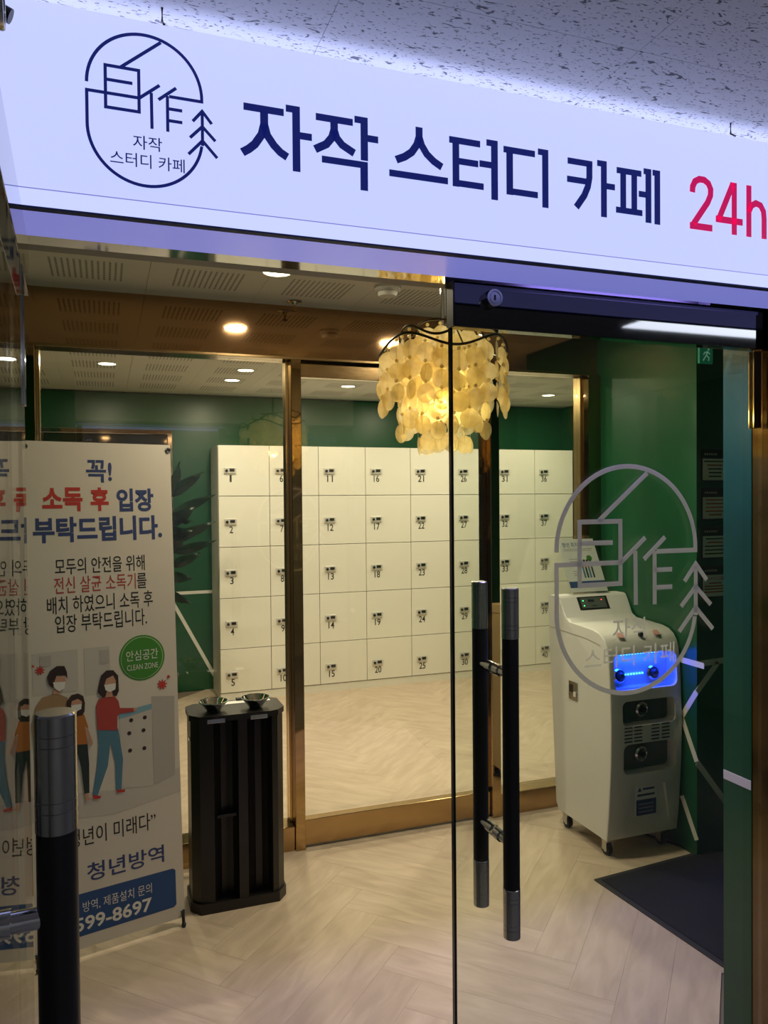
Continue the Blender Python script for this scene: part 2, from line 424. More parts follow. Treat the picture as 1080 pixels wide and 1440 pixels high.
struct(MB().box(-2.0, 4.4, -2.6, 1.56, -0.10, 0.0).build('floor_corridor', 'corridor_floor'), 'grey corridor floor outside the glass doors', 'floor')

# inner ceiling: perforated tiles
ce = struct(MB().box(-1.4, 4.4, 1.56, 6.75, CEIL + .012, CEIL + .12).build('ceiling', 'locker_body'), 'white ceiling of square perforated acoustic tiles', 'ceiling')
TX, TY = 0.45, 0.43
tme = None
for i in range(-3, 10):
    for j in range(-4, 9):
        cx, cy = -0.05 + i * TX, 3.127 + j * TY
        if not (-1.15 < cx < 4.15 and 1.75 < cy < 6.55): continue
        if tme is None:
            o = MB().box(-TX / 2 + .0008, TX / 2 - .0008, -TY / 2 + .0008, TY / 2 - .0008, 0, 0.012).build('ceiling_tile', 'perf', ce); tme = o.data
        else: o = link('ceiling_tile', tme, ce)
        o.location = (cx, cy, CEIL)
# corridor ceiling: fissured tiles
cc = struct(MB().box(-2.0, 4.4, -2.6, 1.56, CEIL + .012, CEIL + .12).build('ceiling_corridor', 'locker_body'), 'corridor ceiling of fissured mineral tiles above the sign', 'ceiling')
tme = None
for i in range(11):
    for j in range(14):
        if tme is None:
            o = MB().box(.0005, .5995, .0005, .2995, 0, .012).build('ceiling_tile', 'fissured', cc); tme = o.data
        else: o = link('ceiling_tile', tme, cc)
        o.location = (-2.0 + i * 0.6, -2.64 + j * 0.3, CEIL)

# walls
struct(MB().box(-1.4, 4.4, 6.60, 6.72, 0, CEIL).build('wall_back', 'green'), 'green lacquered wall behind the lockers', 'wall')
struct(MB().box(-1.4, -1.3, 3.5, 6.6, 0, CEIL).build('wall_left', 'green'), 'green side wall of the locker room', 'wall')
struct(MB().box(-0.60, -0.46, 1.735, 3.5, 0, CEIL).build('wall_entrance_left', 'green'), 'green left wall of the entrance vestibule', 'wall')
wr = struct(MB().box(2.447, 4.4, 2.705, 3.52, 0, CEIL).build('wall_right', 'green'), 'dark green wall and pillar beside the sanitising machine', 'wall')
struct(MB().box(4.28, 4.4, 3.52, 6.6, 0, CEIL).build('wall_room_right', 'green'), 'green far right wall of the locker room', 'wall')
struct(MB().box(3.2, 3.3, 1.735, 2.705, 0, CEIL).build('wall_entrance_right', 'green'), 'dark green right end wall of the vestibule', 'wall')
wfr = struct(MB().box(1.665, 3.3, 1.633, 1.735, 0, CEIL).build('wall_front_right', 'green'), 'dark green front wall right of the glass doors', 'wall')
wfl = struct(MB().box(-2.0, -0.165, 1.633, 1.735, 0, CEIL).build('wall_front_left', 'green'), 'dark front wall left of the glass doors', 'wall')
struct(MB().box(-0.165, 1.665, 1.575, 1.735, 2.115, CEIL).build('wall_front_head', 'corridor'), 'wall strip above the glass doors behind the sign', 'wall')
struct(MB().box(-0.165, 1.665, 1.565, 1.645, 2.10, 2.115).build('trim_1', 'chrome'), 'polished steel strip over the doorway', 'trim')
added_housing = struct(MB().box(.78, 1.664, 1.650, 1.700, 2.104, 2.1145).build('added_lamp_housing', 'sign_shell'), 'added unseen lamp housing over the right glass door', 'trim')  # added housing, unseen behind the top rail, for a violet floor lamp
bx('added_cutoff_lip', 'ink', added_housing, .78, 1.664, 1.695, 1.700, 2.040, 2.1035)  # unseen lip that cuts the added lamp's light to a patch
bx('added_cutoff_end', 'ink', added_housing, 1.54, 1.545, 1.651, 1.6945, 2.005, 2.1035)
area('added_floor_lamp', (1.25, 1.668, 2.1025), .50, P_ADDED_FLOOR, (0.36, 0.28, 1.0), added_housing, shape='RECTANGLE', sy=.008)
struct(MB().box(1.667, 1.73, 1.545, 1.633, 0, 2.36, bevel=.002).build('trim_2', 'jamb'), 'bronze door jamb at the right edge', 'trim')
struct(MB().box(-0.225, -0.167, 1.585, 1.633, 0, 2.36, bevel=.002).build('trim_3', 'jamb'), 'bronze door jamb at the left edge', 'trim')
struct(MB().box(-2.0, 4.4, -2.7, -2.6, 0, CEIL).build('wall_corridor_back', 'corridor'), 'plain corridor wall facing the study cafe', 'wall')
struct(MB().box(4.3, 4.4, -2.6, 1.56, 0, CEIL).build('wall_corridor_right', 'corridor'), 'plain corridor wall at the right end', 'wall')
struct(MB().box(-2.1, -2.0, -2.6, 1.7, 0, CEIL).build('wall_corridor_left', 'corridor'), 'plain corridor wall at the left end', 'wall')
struct(MB().box(1.73, 4.3, 1.56, 1.633, 0, CEIL).build('wall_facade_right', 'corridor'), 'plain facade wall right of the bronze jamb', 'wall')
struct(MB().box(-2.0, -0.225, 1.58, 1.633, 0, CEIL).build('wall_facade_left', 'rubber'), 'facade wall left of the open door, coloured dark for shade', 'wall')  # near-black colour stands in for shade, so the door glass reflection shows

# white line art on the walls (thin applied strips)
def strip_x(X, pts, w, parent):   # on a wall facing -X
    b = MB(); b.ribbon(pts, w, 0, 0.0015); o = b.build('white_line', 'tape', parent)
    o.matrix_local = Matrix(((0, 1, 0, X), (1, 0, 0, 0), (0, 0, 1, 0), (0, 0, 0, 1))); return o
def strip_y(Y, pts, w, parent): b = MB(); b.ribbon(pts, w, Y, 0.0015); return b.build('white_line', 'tape', parent)
strip_x(2.447, [(3.30, .862), (2.66, .858)], .026, wr)
strip_y(2.705, [(2.4475, .858), (2.74, .868)], .026, wr)
strip_y(2.705, [(2.565, .858), (2.4475, .735)], .026, wr)
strip_x(2.447, [(2.706, .735), (2.80, .60)], .026, wr)
strip_x(2.447, [(2.80, .60), (2.706, .425)], .026, wr)
strip_y(2.705, [(2.4475, .422), (2.65, .17)], .026, wr)
strip_x(2.447, [(2.80, .24), (2.706, .075)], .026, wr)
strip_x(1.665, [(1.734, .80), (1.634, .80)], .026, wfr)
wb = bpy.data.objects['wall_back']
strip_y(6.60, [(.40, .826), (.86, .826)], .026, wb)
strip_y(6.60, [(.47, .86), (.86, .11)], .028, wb)

# ------------------------------------------------------------------ inner glass partition
Y0 = 3.395
pt = struct(MB().box(-0.46, 2.446, Y0 + .03, Y0 + .13, 2.245, CEIL, bevel=.001).build('wall_partition', 'bronze_mirror'), 'glass partition framed in polished bronze', 'partition')
bx('transom_edge', 'brass_h', pt, -0.46, 2.446, Y0 + .015, Y0 + .13, 2.232, 2.2445, bevel=.002)
bx('end_panel', 'bronze_mirror', pt, -0.46, -0.302, Y0 + .005, Y0 + .12, 0, 2.232)
for xa, xb in ((-0.300, -0.256), (.797, .843), (1.80, 1.848), (2.372, 2.446)):
    bx('post', 'brass', pt, xa, xb, Y0, Y0 + .125, 0, 2.231, bevel=.002)
for xa, xb in ((-.255, -.243), (.784, .796), (1.849, 1.858), (2.360, 2.371)):
    bx('glazing_bead', 'bead', pt, xa, xb, Y0 + .06, Y0 + .12, .115, 2.231)
for xa, xb in ((-.255, .796), (1.849, 2.371)):
    bx('base_rail', 'brass_h', pt, xa, xb, Y0 + .01, Y0 + .12, 0, .112, bevel=.003)
    bx('glass_pane', 'partition_glass', pt, xa + .013, xb - .012, Y0 + .085, Y0 + .095, .113, 2.231)
# sliding leaf in the middle bay
d3 = struct(bpy.data.objects.new('door_3', None), 'bronze framed sliding glass door in the middle of the partition', 'door'); COL.objects.link(d3)
bx('top_rail', 'brass_h', d3, .845, 1.798, Y0 + .05, Y0 + .09, 2.16, 2.222, bevel=.002)
bx('track_slot', 'black', d3, .845, 1.798, Y0 + .06, Y0 + .10, 2.2225, 2.2315)
bx('bottom_rail', 'brass_h', d3, .845, 1.798, Y0 + .02, Y0 + .07, .012, .13, bevel=.003)
bx('stile', 'brass', d3, 1.778, 1.7985, Y0 + .05, Y0 + .09, .131, 2.159)
bx('glass_pane', 'partition_glass', d3, .846, 1.777, Y0 + .066, Y0 + .076, .131, 2.159)
# doorway with dark mirror glass in the back wall
d4 = struct(bpy.data.objects.new('door_4', None), 'steel framed dark glass doorway in the back wall', 'door'); COL.objects.link(d4)
bx('glass_pane', 'dark_glass', d4, -.44, .495, 6.575, 6.585, .03, 2.14)
bx('mid_rail', 'chrome', d4, -.44, .495, 6.565, 6.573, 1.955, 1.985)
bx('frame_head', 'chrome', d4, -.48, .535, 6.55, 6.599, 2.1405, 2.18, bevel=.003)
for xa in (-.48, .4955): bx('frame_jamb', 'chrome', d4, xa, xa + .0395, 6.55, 6.599, 0, 2.14, bevel=.003)

# ------------------------------------------------------------------ logo strokes (unit = circle radius)
def arc(cx, cz, r, a0, a1, n=40): return [(cx + r * math.cos(math.radians(a0 + (a1 - a0) * i / n)), cz + r * math.sin(math.radians(a0 + (a1 - a0) * i / n))) for i in range(n + 1)]
def U(*p): return [((x - .0775) / .0955, (z - 2.2765) / .0955) for x, z in p]
LOGO = [
    arc(0, .356, 1, 180, 0) + U((.173, 2.3075), (.117, 2.3075)),
    U((.099, 2.299), (.129, 2.324)), U((.114, 2.308), (.114, 2.246)), U((.114, 2.286), (.139, 2.286)), U((.114, 2.2655), (.139, 2.2655)),
    U((.104, 2.3985), (.037, 2.344)),
    U((.012, 2.3435), (.0665, 2.3435), (.0665, 2.2725), (.012, 2.2725)), 
    U((.012, 2.3195), (.056, 2.3195)),
    U((.0665, 2.2965), (-.018, 2.2965)) + arc(0, -.361, 1, 180, 352),
    U((.0665, 2.296), (.101, 2.324)), U((.087, 2.309), (.0875, 2.247)),
    U((.1735, 2.288), (.1735, 2.23)),
    U((.157, 2.271), (.1735, 2.291), (.190, 2.271)), U((.152, 2.2415), (.1735, 2.264), (.196, 2.2415)), U((.149, 2.212), (.1735, 2.239), (.199, 2.212)),
]
def logo(parent, cx, cz, r, y, m, name):
    b = MB()
    for i, s_ in enumerate(LOGO):
        b.ribbon([(cx + p[0] * r, cz + p[1] * r) for p in s_], 0.056 * r, y - i * 2e-6, 0.0008, closed=(i == 6))
    o = b.build(name, m, parent)
    B = lambda x0, x1, z0, z1: (cx + (x0 - .0775) / .0955 * r, cx + (x1 - .0775) / .0955 * r, cz + (z0 - 2.2765) / .0955 * r, cz + (z1 - 2.2765) / .0955 * r)
    text('lettering', '자작', B(.0555, .104, 2.2085, 2.2325), y - .0008, m, parent, 0.004)
    text('lettering', '스터디 카페', B(.018, .142, 2.177, 2.201), y - .0008, m, parent, 0.004)
    return o

# ================================================================== SIGN
SY = 1.405
sg = thing('signboard', 'long backlit white sign with navy Korean lettering above the doorway', 'sign', (0, 0, 0))
bx('box', 'sign_shell', sg, -.8, 2.6, SY + .006, 1.553, 2.118, 2.424, bevel=.003)
bx('box_floor', 'sign_shell', sg, -.8, 2.6, SY + .0125, 1.553, 2.096, 2.1175)
bx('face', 'sign_face', sg, -.8, 2.6, SY, SY + .006, 2.12, 2.43)
MB().prism([(SY - .004, 2.090), (SY + .012, 2.090), (SY + .0058, 2.119), (SY - .001, 2.119)], 'x', -.8, 2.6).build('lower_trim', 'sign_trim', sg)
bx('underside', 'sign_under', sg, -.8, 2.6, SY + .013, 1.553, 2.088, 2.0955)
bx('face_seam_shade', 'sign_under', sg, -.8, 2.6, SY - .0012, SY + .0055, 2.1188, 2.1205)  # darker strip paints the faint shadow between face and trim
bx('crease_shade', 'navyprint', sg, -.8, 2.6, SY - .003, SY + .0128, 2.0865, 2.0898)  # dark strip stands in for the shadow line below the trim
bx('top_light', 'sign_top', sg, -.8, 2.6, SY + .03, SY + .10, 2.4245, 2.4285)
for hx in (.109, 1.395): MB().tube([(hx, 1.43, CEIL), (hx, 1.43, 2.45), (hx + .002, 1.418, 2.44), (hx, 1.425, 2.425)], .0022).build('hanger_wire', 'wire', sg)
logo(sg, .0775, 2.2765, .0955, SY - .0004, 'navy', 'logo')
SW = .0146
def letter(strokes, polys, m='navy'):
    b = MB(); y = SY - .0004
    for s_ in strokes: b.ribbon(s_, SW, y, .001)
    for p in polys: b.prism(p, 'y', y, y - .001)
    return b.build('sign_letter', m, sg)
H_ = lambda x0, x1, z1, h=.0128: [(x0, z1 - h), (x1, z1 - h), (x1, z1), (x0, z1)]
Vb = lambda x0, x1, zt, zb, lx=None: [(x0, zb), (x1, zb), (x1, zt), (x0, zt)] if lx is None else [(x0, zb), (x1, zb), (x1, zt), (lx, zt), (lx, zt - .0125), (x0, zt - .0125)]
letter([[(.2845, 2.308), (.2845, 2.286), (.2795, 2.266), (.267, 2.247), (.256, 2.237), (.244, 2.229)], [(.2845, 2.286), (.2895, 2.267), (.302, 2.25), (.314, 2.239), (.327, 2.232)]],
       [H_(.247, .321, 2.319), Vb(.337, .3515, 2.328, 2.208, .325), H_(.3515, .374, 2.2815)])
letter([[(.4175, 2.310), (.4175, 2.296), (.413, 2.281), (.402, 2.267), (.380, 2.2545)], [(.4175, 2.296), (.422, 2.282), (.433, 2.27), (.457, 2.258)]],
       [H_(.382, .4545, 2.322), Vb(.470, .4845, 2.329, 2.247, .458), H_(.4845, .5055, 2.2965), [(.393, 2.232), (.469, 2.232), (.469, 2.19), (.484, 2.19), (.484, 2.2445), (.393, 2.2445)]])
letter([[(.591, 2.328), (.591, 2.309), (.586, 2.293), (.575, 2.277), (.560, 2.266), (.5425, 2.258)], [(.591, 2.309), (.596, 2.294), (.607, 2.278), (.622, 2.266), (.6395, 2.257)]], [H_(.528, .6525, 2.2375)])
letter([], [H_(.656, .7245, 2.321), Vb(.663, .6775, 2.309, 2.223), H_(.6775, .720, 2.2805), H_(.6775, .732, 2.2365), Vb(.7495, .7645, 2.327, 2.207, .739), H_(.723, .7495, 2.2825)])
letter([], [H_(.778, .8515, 2.3195), Vb(.7845, .7995, 2.307, 2.222), H_(.7995, .858, 2.2355), Vb(.869, .8835, 2.326, 2.2055, .859)])
letter([[(.985, 2.311), (.985, 2.283), (.981, 2.263), (.972, 2.243), (.952, 2.216)]], [H_(.931, .9925, 2.318), H_(.9295, .9785, 2.2795), Vb(1.0145, 1.029, 2.323, 2.203, 1.005), H_(1.029, 1.050, 2.2765)])
letter([], [H_(1.055, 1.1195, 2.315), Vb(1.0645, 1.079, 2.303, 2.229), Vb(1.0935, 1.108, 2.303, 2.229), H_(1.053, 1.122, 2.2295), Vb(1.131, 1.146, 2.322, 2.204, 1.126), H_(1.113, 1.131, 2.271), Vb(1.155, 1.170, 2.322, 2.203, 1.150)])
letter([[(1.2595, 2.287), (1.2605, 2.300), (1.267, 2.312), (1.279, 2.3185), (1.293, 2.3185), (1.305, 2.312), (1.3115, 2.300), (1.311, 2.286), (1.303, 2.269), (1.2625, 2.216)]], [H_(1.2525, 1.316, 2.219, .0148)], 'pink')
letter([[(1.3745, 2.317), (1.3335, 2.232)]], [H_(1.3265, 1.405, 2.2425, .0150), Vb(1.373, 1.3875, 2.3235, 2.204), [(1.368, 2.3235), (1.373, 2.308), (1.38, 2.3235)]], 'pink')
letter([[(1.4235, 2.262), (1.431, 2.277), (1.445, 2.2845), (1.459, 2.281), (1.468, 2.268), (1.470, 2.25), (1.470, 2.204)]], [Vb(1.4165, 1.431, 2.323, 2.204)], 'pink')
cl = MB(); cl.box(-.165, -.139, 1.355, 1.378, 2.368, 2.392, bevel=.006); cl.cyl((-.143, 1.367, 2.38), (-.129, 1.367, 2.374), .012, 14); cl.cyl((-.152, 1.367, 2.39), (-.152, 1.367, CEIL), .005, 10)
tag(cl.build('bracket', 'black'), 'small dark bracket hanging before the upper left of the sign', 'bracket')

# ================================================================== GLASS DOORS
def door_leaf(root, LX=.91, off=.075):
    # local: hinge at x=LX, free edge x=0, leaf centred on y=0, outer face -y
    bx('glass_pane', 'glass', root, 0, LX, -.006, .006, .012, 1.99)
    bx('pane_edge', 'glass_edge', root, -.006, -.0002, -.006, .006, .012, 1.987)
    bx('top_rail', 'rail', root, 0, LX - .006, -.017, .017, 1.988, 2.092, bevel=.0015)
    bx('end_cap', 'black', root, -.004, -.0005, -.017, .017, 1.990, 2.090)
    bx('pivot_plate', 'chrome', root, LX - .03, LX - .004, .0062, .0095, 1.78, 1.985)
    bx('pivot_plate', 'chrome', root, LX - .03, LX - .004, -.0095, -.0062, 1.78, 1.985)
    lc = MB(); lc.lathe((0, 0, 0), [(0.0005, .020), (.0120, .020), (.0125, .0185), (.0145, .0185), (.015, .021), (.0195, .021), (.0205, .019), (.0205, 0)], 28)
    o = lc.build('lock_cylinder', 'steel', root); o.location = (.092, -.017, 2.055); o.rotation_euler = (PI / 2, 0, 0)
    kh = MB(); kh.box(-.0022, .0022, -.006, .006, .0201, .0206); k = kh.build('keyhole', 'black', o)
    for sy in (-1, 1):
        y = sy * off; x = .105
        h = bpy.data.objects.new('pull_handle', None); COL.objects.link(h); h.parent = root
        MB().cyl((x, y, .718), (x, y, 1.283), .0188, 28).build('grip', 'blackgrip', h)
        for za, zb in ((1.2835, 1.397), (.605, .7175)):
            c = MB(); ks = [za, za + .018, za + .0182, za + .026, za + .0262, zb - .026, zb - .0258, zb - .018, zb - .0178, zb]
            prof = [(0.001, za)]
            for q, z in enumerate(ks): prof.append((.0194 if q in (0, 1, 2, 3, 4, 5, 6, 7, 8, 9) else .019, z))
            prof = [(0.0005, za), (.0194, za), (.0194, za + .020), (.0186, za + .0205), (.0194, za + .021), (.0194, za + .030), (.0186, za + .0305), (.0194, za + .031),
                    (.0194, zb - .031), (.0186, zb - .0305), (.0194, zb - .030), (.0194, zb - .021), (.0186, zb - .0205), (.0194, zb - .020), (.0194, zb - .002), (.0175, zb), (.0005, zb)]
            c.lathe((x, y, 0), prof, 28).build('end_sleeve', 'steel', h)
        for z in (1.20, .815):
            c = MB(); c.cyl((x, sy * .0065, z), (x, sy * .030, z), .0135, 20); c.frustum((x, sy * .030, z), (x, sy * (off - .013), z), .0105, .0105, 20); c.build('standoff', 'chrome', h)
d1 = struct(bpy.data.objects.new('door_1', None), 'closed right glass door with grey logo sticker and long black pull handles', 'door'); COL.objects.link(d1)
d1.location = (.75, 1.60, 0)
door_leaf(d1)
logo(d1, 1.2285 - .75, 1.3925, .2085, -.0064, 'vinyl', 'logo_sticker')
d2 = struct(bpy.data.objects.new('door_2', None), 'open left glass door seen edge on with black pull handle', 'door'); COL.objects.link(d2)
# leaf mirrored about its hinge and swung outwards
door_leaf(d2, off=.071)
DA = math.radians(1.9)
d2.location = (-.145 + .91 * math.sin(DA), 1.605 - .91 * math.cos(DA), 0); d2.rotation_euler = (0, 0, PI / 2 + DA)

# ================================================================== LOCKERS
LY, LX0, CW = 6.15, .848, .409
ROWS = [2.035, 1.629, 1.223, .817, .411, .062]
desc = ['leftmost white locker column, doors numbered 1 to 5', 'second white locker column from the left, partly behind the bronze post', 'third white locker column from the left, right of the bronze post', 'fourth white locker column from the left end of the row',
        'fifth white locker column from the left, below the chandelier', 'sixth white locker column, behind the free edge of the glass door', 'second white locker column from the right end, beside the dark post', 'rightmost white locker column, next to the right partition post']
shared = {}
def inst(name, key, make, m, parent, loc=(0, 0, 0)):
    if key not in shared: o = make().build(name, m, parent); shared[key] = o.data
    else: o = link(name, shared[key], parent)
    o.location = loc; return o
for c in range(8):
    t = thing('locker_unit', desc[c], 'locker', (LX0 + c * CW, LY, 0), 0, 'white locker columns along the back wall')
    inst('body', 'lb', lambda: MB().box(0.0005, CW - .0005, .030, .44, .058, 2.033), 'locker_body', t)
    inst('plinth', 'lp', lambda: MB().box(.0005, CW - .0005, .006, .43, 0, .0575), 'locker_body', t)
    for r in range(5):
        zt, zb = ROWS[r], ROWS[r + 1]
        d = inst('door', 'd%d' % r, lambda: MB().box(.0024, CW - .0024, 0, .0295, zb - zt + .0048, 0, bevel=.001), 'locker', t, (0, 0, zt - .0018))
        inst('lock_plate', 'k1', lambda: MB().box(.045, .140, -.014, -.0003, -.226, -.176, bevel=.004), 'lockplate', d)
        inst('lock_dial', 'k2', lambda: MB().cyl((.064, -.0142, -.202), (.064, -.024, -.202), .011, 16), 'black', d)
        inst('lock_window', 'k3', lambda: MB().box(.088, .126, -.020, -.0142, -.208, -.186, bevel=.002), 'black', d)
        num = str(c * 5 + r + 1)
        w = .016 if num == '1' else (.028 if len(num) == 1 else (.050 if num[0] == '1' else .058))
        x = .098 - w / 2
        text('door_number', num, (x, x + w, -.292, -.236), -.0005, 'ink', d, .012)

# ================================================================== CEILING FITTINGS
def downlight(x, y, label, power, z=CEIL, r=.052, lit=True):
    t = thing('downlight', label, 'ceiling light', (x, y, z), 0, 'recessed ceiling downlights')
    MB().lathe((0, 0, 0), [(r + .014, 0), (r + .013, -.004), (r + .002, -.005), (r, -.001)], 32).build('trim_ring', 'white_plastic', t)
    MB().cyl((0, 0, -.0008), (0, 0, -.0022), r, 32).build('lens', 'lamp', t)
    if power: area('downlight_lamp', (0, 0, -.0065), 2 * r * .9, power, WARM, t)
downlight(.637, 2.926, 'round lit downlight in the vestibule ceiling above the umbrella dispenser', P_VEST)
downlight(1.512, 2.81, 'round lit downlight in the vestibule ceiling behind the chandelier', P_VEST)
downlight(.03, 5.21, 'lit downlight at the left of the locker room ceiling', P_ROOM)
downlight(.91, 5.20, 'lit downlight nearer the glass of the pair above the first lockers', P_ROOM * .7)
downlight(.89, 5.66, 'lit downlight nearer the wall of the pair above the first lockers', P_ROOM * .35)
downlight(1.79, 5.71, 'lit downlight above the lockers left of the chandelier', P_ROOM * .35)
downlight(3.59, 5.72, 'lit downlight above the lockers right of the chandelier', P_ROOM * .35)
downlight(3.85, 5.25, 'lit downlight beside the right post of the partition', P_ROOM * .7)
downlight(2.70, 5.40, 'lit downlight hidden behind the chandelier in the locker room', P_ROOM)
downlight(1.0, 4.15, 'lit downlight just behind the partition head at left', P_ROOM * 1.8)
downlight(2.5, 4.15, 'lit downlight just behind the partition head at right', P_ROOM * 1.8)

def smoke(x, y, label):
    t = thing('smoke_detector', label, 'smoke detector', (x, y, CEIL))
    MB().lathe((0, 0, 0), [(.055, 0), (.055, -.012), (.05, -.016), (.044, -.016), (.040, -.034), (.034, -.040), (0.001, -.041)], 32).build('housing', 'white_plastic', t)
    MB().lathe((0, 0, 0), [(.0455, -.019), (.047, -.022), (.0455, -.025)], 32).build('vent_ring', 'pale2', t)
smoke(1.112, 2.99, 'white round smoke detector on the vestibule ceiling')
def sprinkler(x, y, label):
    t = thing('sprinkler', label, 'sprinkler', (x, y, CEIL))
    MB().lathe((0, 0, 0), [(.034, 0), (.034, -.004), (.012, -.009), (.009, -.018), (.001, -.019)], 24).build('rosette', 'chrome', t)
    MB().cyl((0, 0, -.018), (0, 0, -.042), .004, 10).build('stem', 'brass', t)
    MB().cyl((0, 0, -.042), (0, 0, -.0445), .013, 16).build('deflector', 'brass', t)
sprinkler(.80, 3.33, 'small fire sprinkler on the ceiling close to the partition post')

# ================================================================== CHANDELIER
ch = thing('chandelier', 'lit chandelier of round yellowish shell discs on wavy wire rings', 'chandelier', (1.0, 2.2, 1.70))
Z = lambda z: z - 1.70
MB().lathe((0, 0, Z(CEIL)), [(.06, 0), (.06, -.012), (.05, -.022), (.012, -.028)], 32).build('ceiling_rose', 'chrome', ch)
MB().cyl((0, 0, Z(2.13)), (0, 0, Z(2.447)), .006, 12).build('rod', 'chrome', ch)
MB().sphere((0, 0, Z(2.30)), .012, 16, 10, (1, 1, 2.2)).build('rod_knuckle', 'chrome', ch)
def ring_z(k, a):
    return {0: 2.062 + .021 * math.cos(4 * (a - math.radians(302))), 1: 2.104 + .018 * math.cos(4 * (a - math.radians(284))), 2: 2.135 + .006 * math.sin(2 * a)}[k]
RR = (.198, .133, .080)
for k in range(3):
    pts = [(RR[k] * math.cos(2 * PI * i / 72), RR[k] * math.sin(2 * PI * i / 72), Z(ring_z(k, 2 * PI * i / 72))) for i in range(72)]
    MB().tube(pts, .0042 if k < 2 else .003, 6, True).build('ring', 'wire', ch)
for i in range(3):
    a = 2 * PI * i / 3 + .4
    MB().tube([(0, 0, Z(2.135)), (RR[2] * math.cos(a), RR[2] * math.sin(a), Z(ring_z(2, a))), (RR[1] * math.cos(a), RR[1] * math.sin(a), Z(ring_z(1, a))), (RR[0] * math.cos(a), RR[0] * math.sin(a), Z(ring_z(0, a)))], .0026, 6).build('arm', 'wire', ch)
beads, wires = MB(), MB()
disc_me = None
for k, (n, cnt) in enumerate(((25, 3), (17, 5), (11, 6))):
    for i in range(n):
        a = 2 * PI * i / n + .1 * k
        jr = random.uniform(-.006, .006); x, y = (RR[k] + jr) * math.cos(a), (RR[k] + jr) * math.sin(a); z = ring_z(k, a)
        ztop = z; extra = cnt if k else 3
        for q in range(extra):
            beads.sphere((x, y, Z(z - .011)), .0058, 6, 4)
            zc = z - .012 - .005 - .0285 - (.022 if (k == 2 and q == cnt - 1) else 0)
            if disc_me is None:
                b = MB(); b.bm.free(); b.bm = bmesh.new()
                for q0, q1, y0_, y1_ in ((0.0, .016, 0, .0012), (.016, .0285, .0012, .0045)):
                    for k_ in range(20):
                        a0_, a1_ = 2 * PI * k_ / 20, 2 * PI * (k_ + 1) / 20
                        vv = [(q1 * math.cos(a0_), y1_, q1 * math.sin(a0_)), (q1 * math.cos(a1_), y1_, q1 * math.sin(a1_))]
                        vv += [(q0 * math.cos(a1_), y0_, q0 * math.sin(a1_)), (q0 * math.cos(a0_), y0_, q0 * math.sin(a0_))] if q0 else [(0, y0_, 0)]
                        b.poly(vv)
                bmesh.ops.remove_doubles(b.bm, verts=b.bm.verts[:], dist=1e-5)
                for f_ in b.bm.faces: f_.smooth = True
                o = b.build('shell_disc', 'shell', ch); disc_me = o.data
            else: o = link('shell_disc', disc_me, ch)
            o.location = (x, y, Z(zc)); s_ = random.uniform(.93, 1.06); o.scale = (s_, 1, s_)
            o.rotation_euler = (random.uniform(-.10, .10), random.uniform(0, 6), 0)
            o.rotation_euler = Euler((random.uniform(-.08, .08), 0, a + PI / 2 + random.uniform(-.75, .75)))
            z = zc - .0285 + .0145
        wires.cyl((x, y, Z(z)), (x, y, Z(ztop)), .0004, 4)
o = beads.build('crystal_beads', 'shell', ch); o['kind'] = 'stuff'
o = wires.build('hanging_threads', 'crystal', ch); o['kind'] = 'stuff'
MB().lathe((0, 0, 0), [(.001, Z(2.0)), (.017, Z(2.0)), (.019, Z(1.955)), (.015, Z(1.935))], 20).build('lamp_holder', 'stem', ch)
MB().cyl((0, 0, Z(2.0)), (0, 0, Z(2.13)), .004, 8).build('lamp_stem', 'wire', ch)
MB().lathe((0, 0, 0), [(.012, Z(1.934)), (.022, Z(1.915)), (.027, Z(1.893)), (.022, Z(1.872)), (.001, Z(1.862))], 20).build('bulb', 'bulb', ch)
pl = bpy.data.lights.new('bulb_light', 'POINT'); pl.energy = P_BULB; pl.color = (1.0, 0.74, 0.27); pl.shadow_soft_size = .028
o = bpy.data.objects.new('bulb_light', pl); COL.objects.link(o); o.parent = ch; o.location = (0, 0, Z(1.893))

# ================================================================== STANDING BANNER
bn = thing('standing_banner', 'tall white printed banner stand with Korean disinfection notice and masked family', 'banner', (.264, 2.961, 0), math.radians(13.5))
tilt = bpy.data.objects.new('banner_sheet_frame', None)
TL = Matrix.Translation((0, 0, .03)) @ Matrix.Rotation(-math.radians(3.2), 4, 'X')
bpy.data.objects.remove(tilt)
sheet = MB()
NX, NZ = 12, 36
def sheet_y(u, v): return .004 * math.sin(v * 2.3 + u * 4) * (v / 1.79) * (1 - v / 1.79) * 2
sheet.box(-.52, 0, 0, .0012, 0, 1.785)
sh = sheet.build('sheet', 'banner', bn); sh.matrix_local = TL
def pr(name, pts, m, lay=1):
    b = MB(); b.poly([(p[0], -.0004 * lay, p[1]) for p in pts]); return b.build(name, m, sh)
def tx(body, box, m, off=0.0, lay=1): return text('lettering', body, box, -.0004 * lay, m, sh, off)
tx('꼭!', (-.31, -.22, 1.64, 1.722), 'navyprint', .022)
tx('소독', (-.46, -.325, 1.536, 1.622), 'redprint', .036); tx('후', (-.298, -.234, 1.536, 1.622), 'redprint', .036); tx('입장', (-.206, -.07, 1.532, 1.618), 'navyprint', .034)
tx('부탁드립니다.', (-.492, -.041, 1.426, 1.517), 'navyprint', .034)
tx('모두의 안전을 위해', (-.424, -.110, 1.312, 1.370), 'ink', .004)
tx('전신 살균 소독기', (-.429, -.145, 1.245, 1.304), 'redprint2', .004); tx('를', (-.141, -.105, 1.246, 1.302), 'ink', .004)
tx('배치 하였으니 소독 후', (-.453, -.084, 1.175, 1.236), 'ink', .004)
tx('입장 부탁드립니다.', (-.428, -.108, 1.108, 1.170), 'ink', .004)
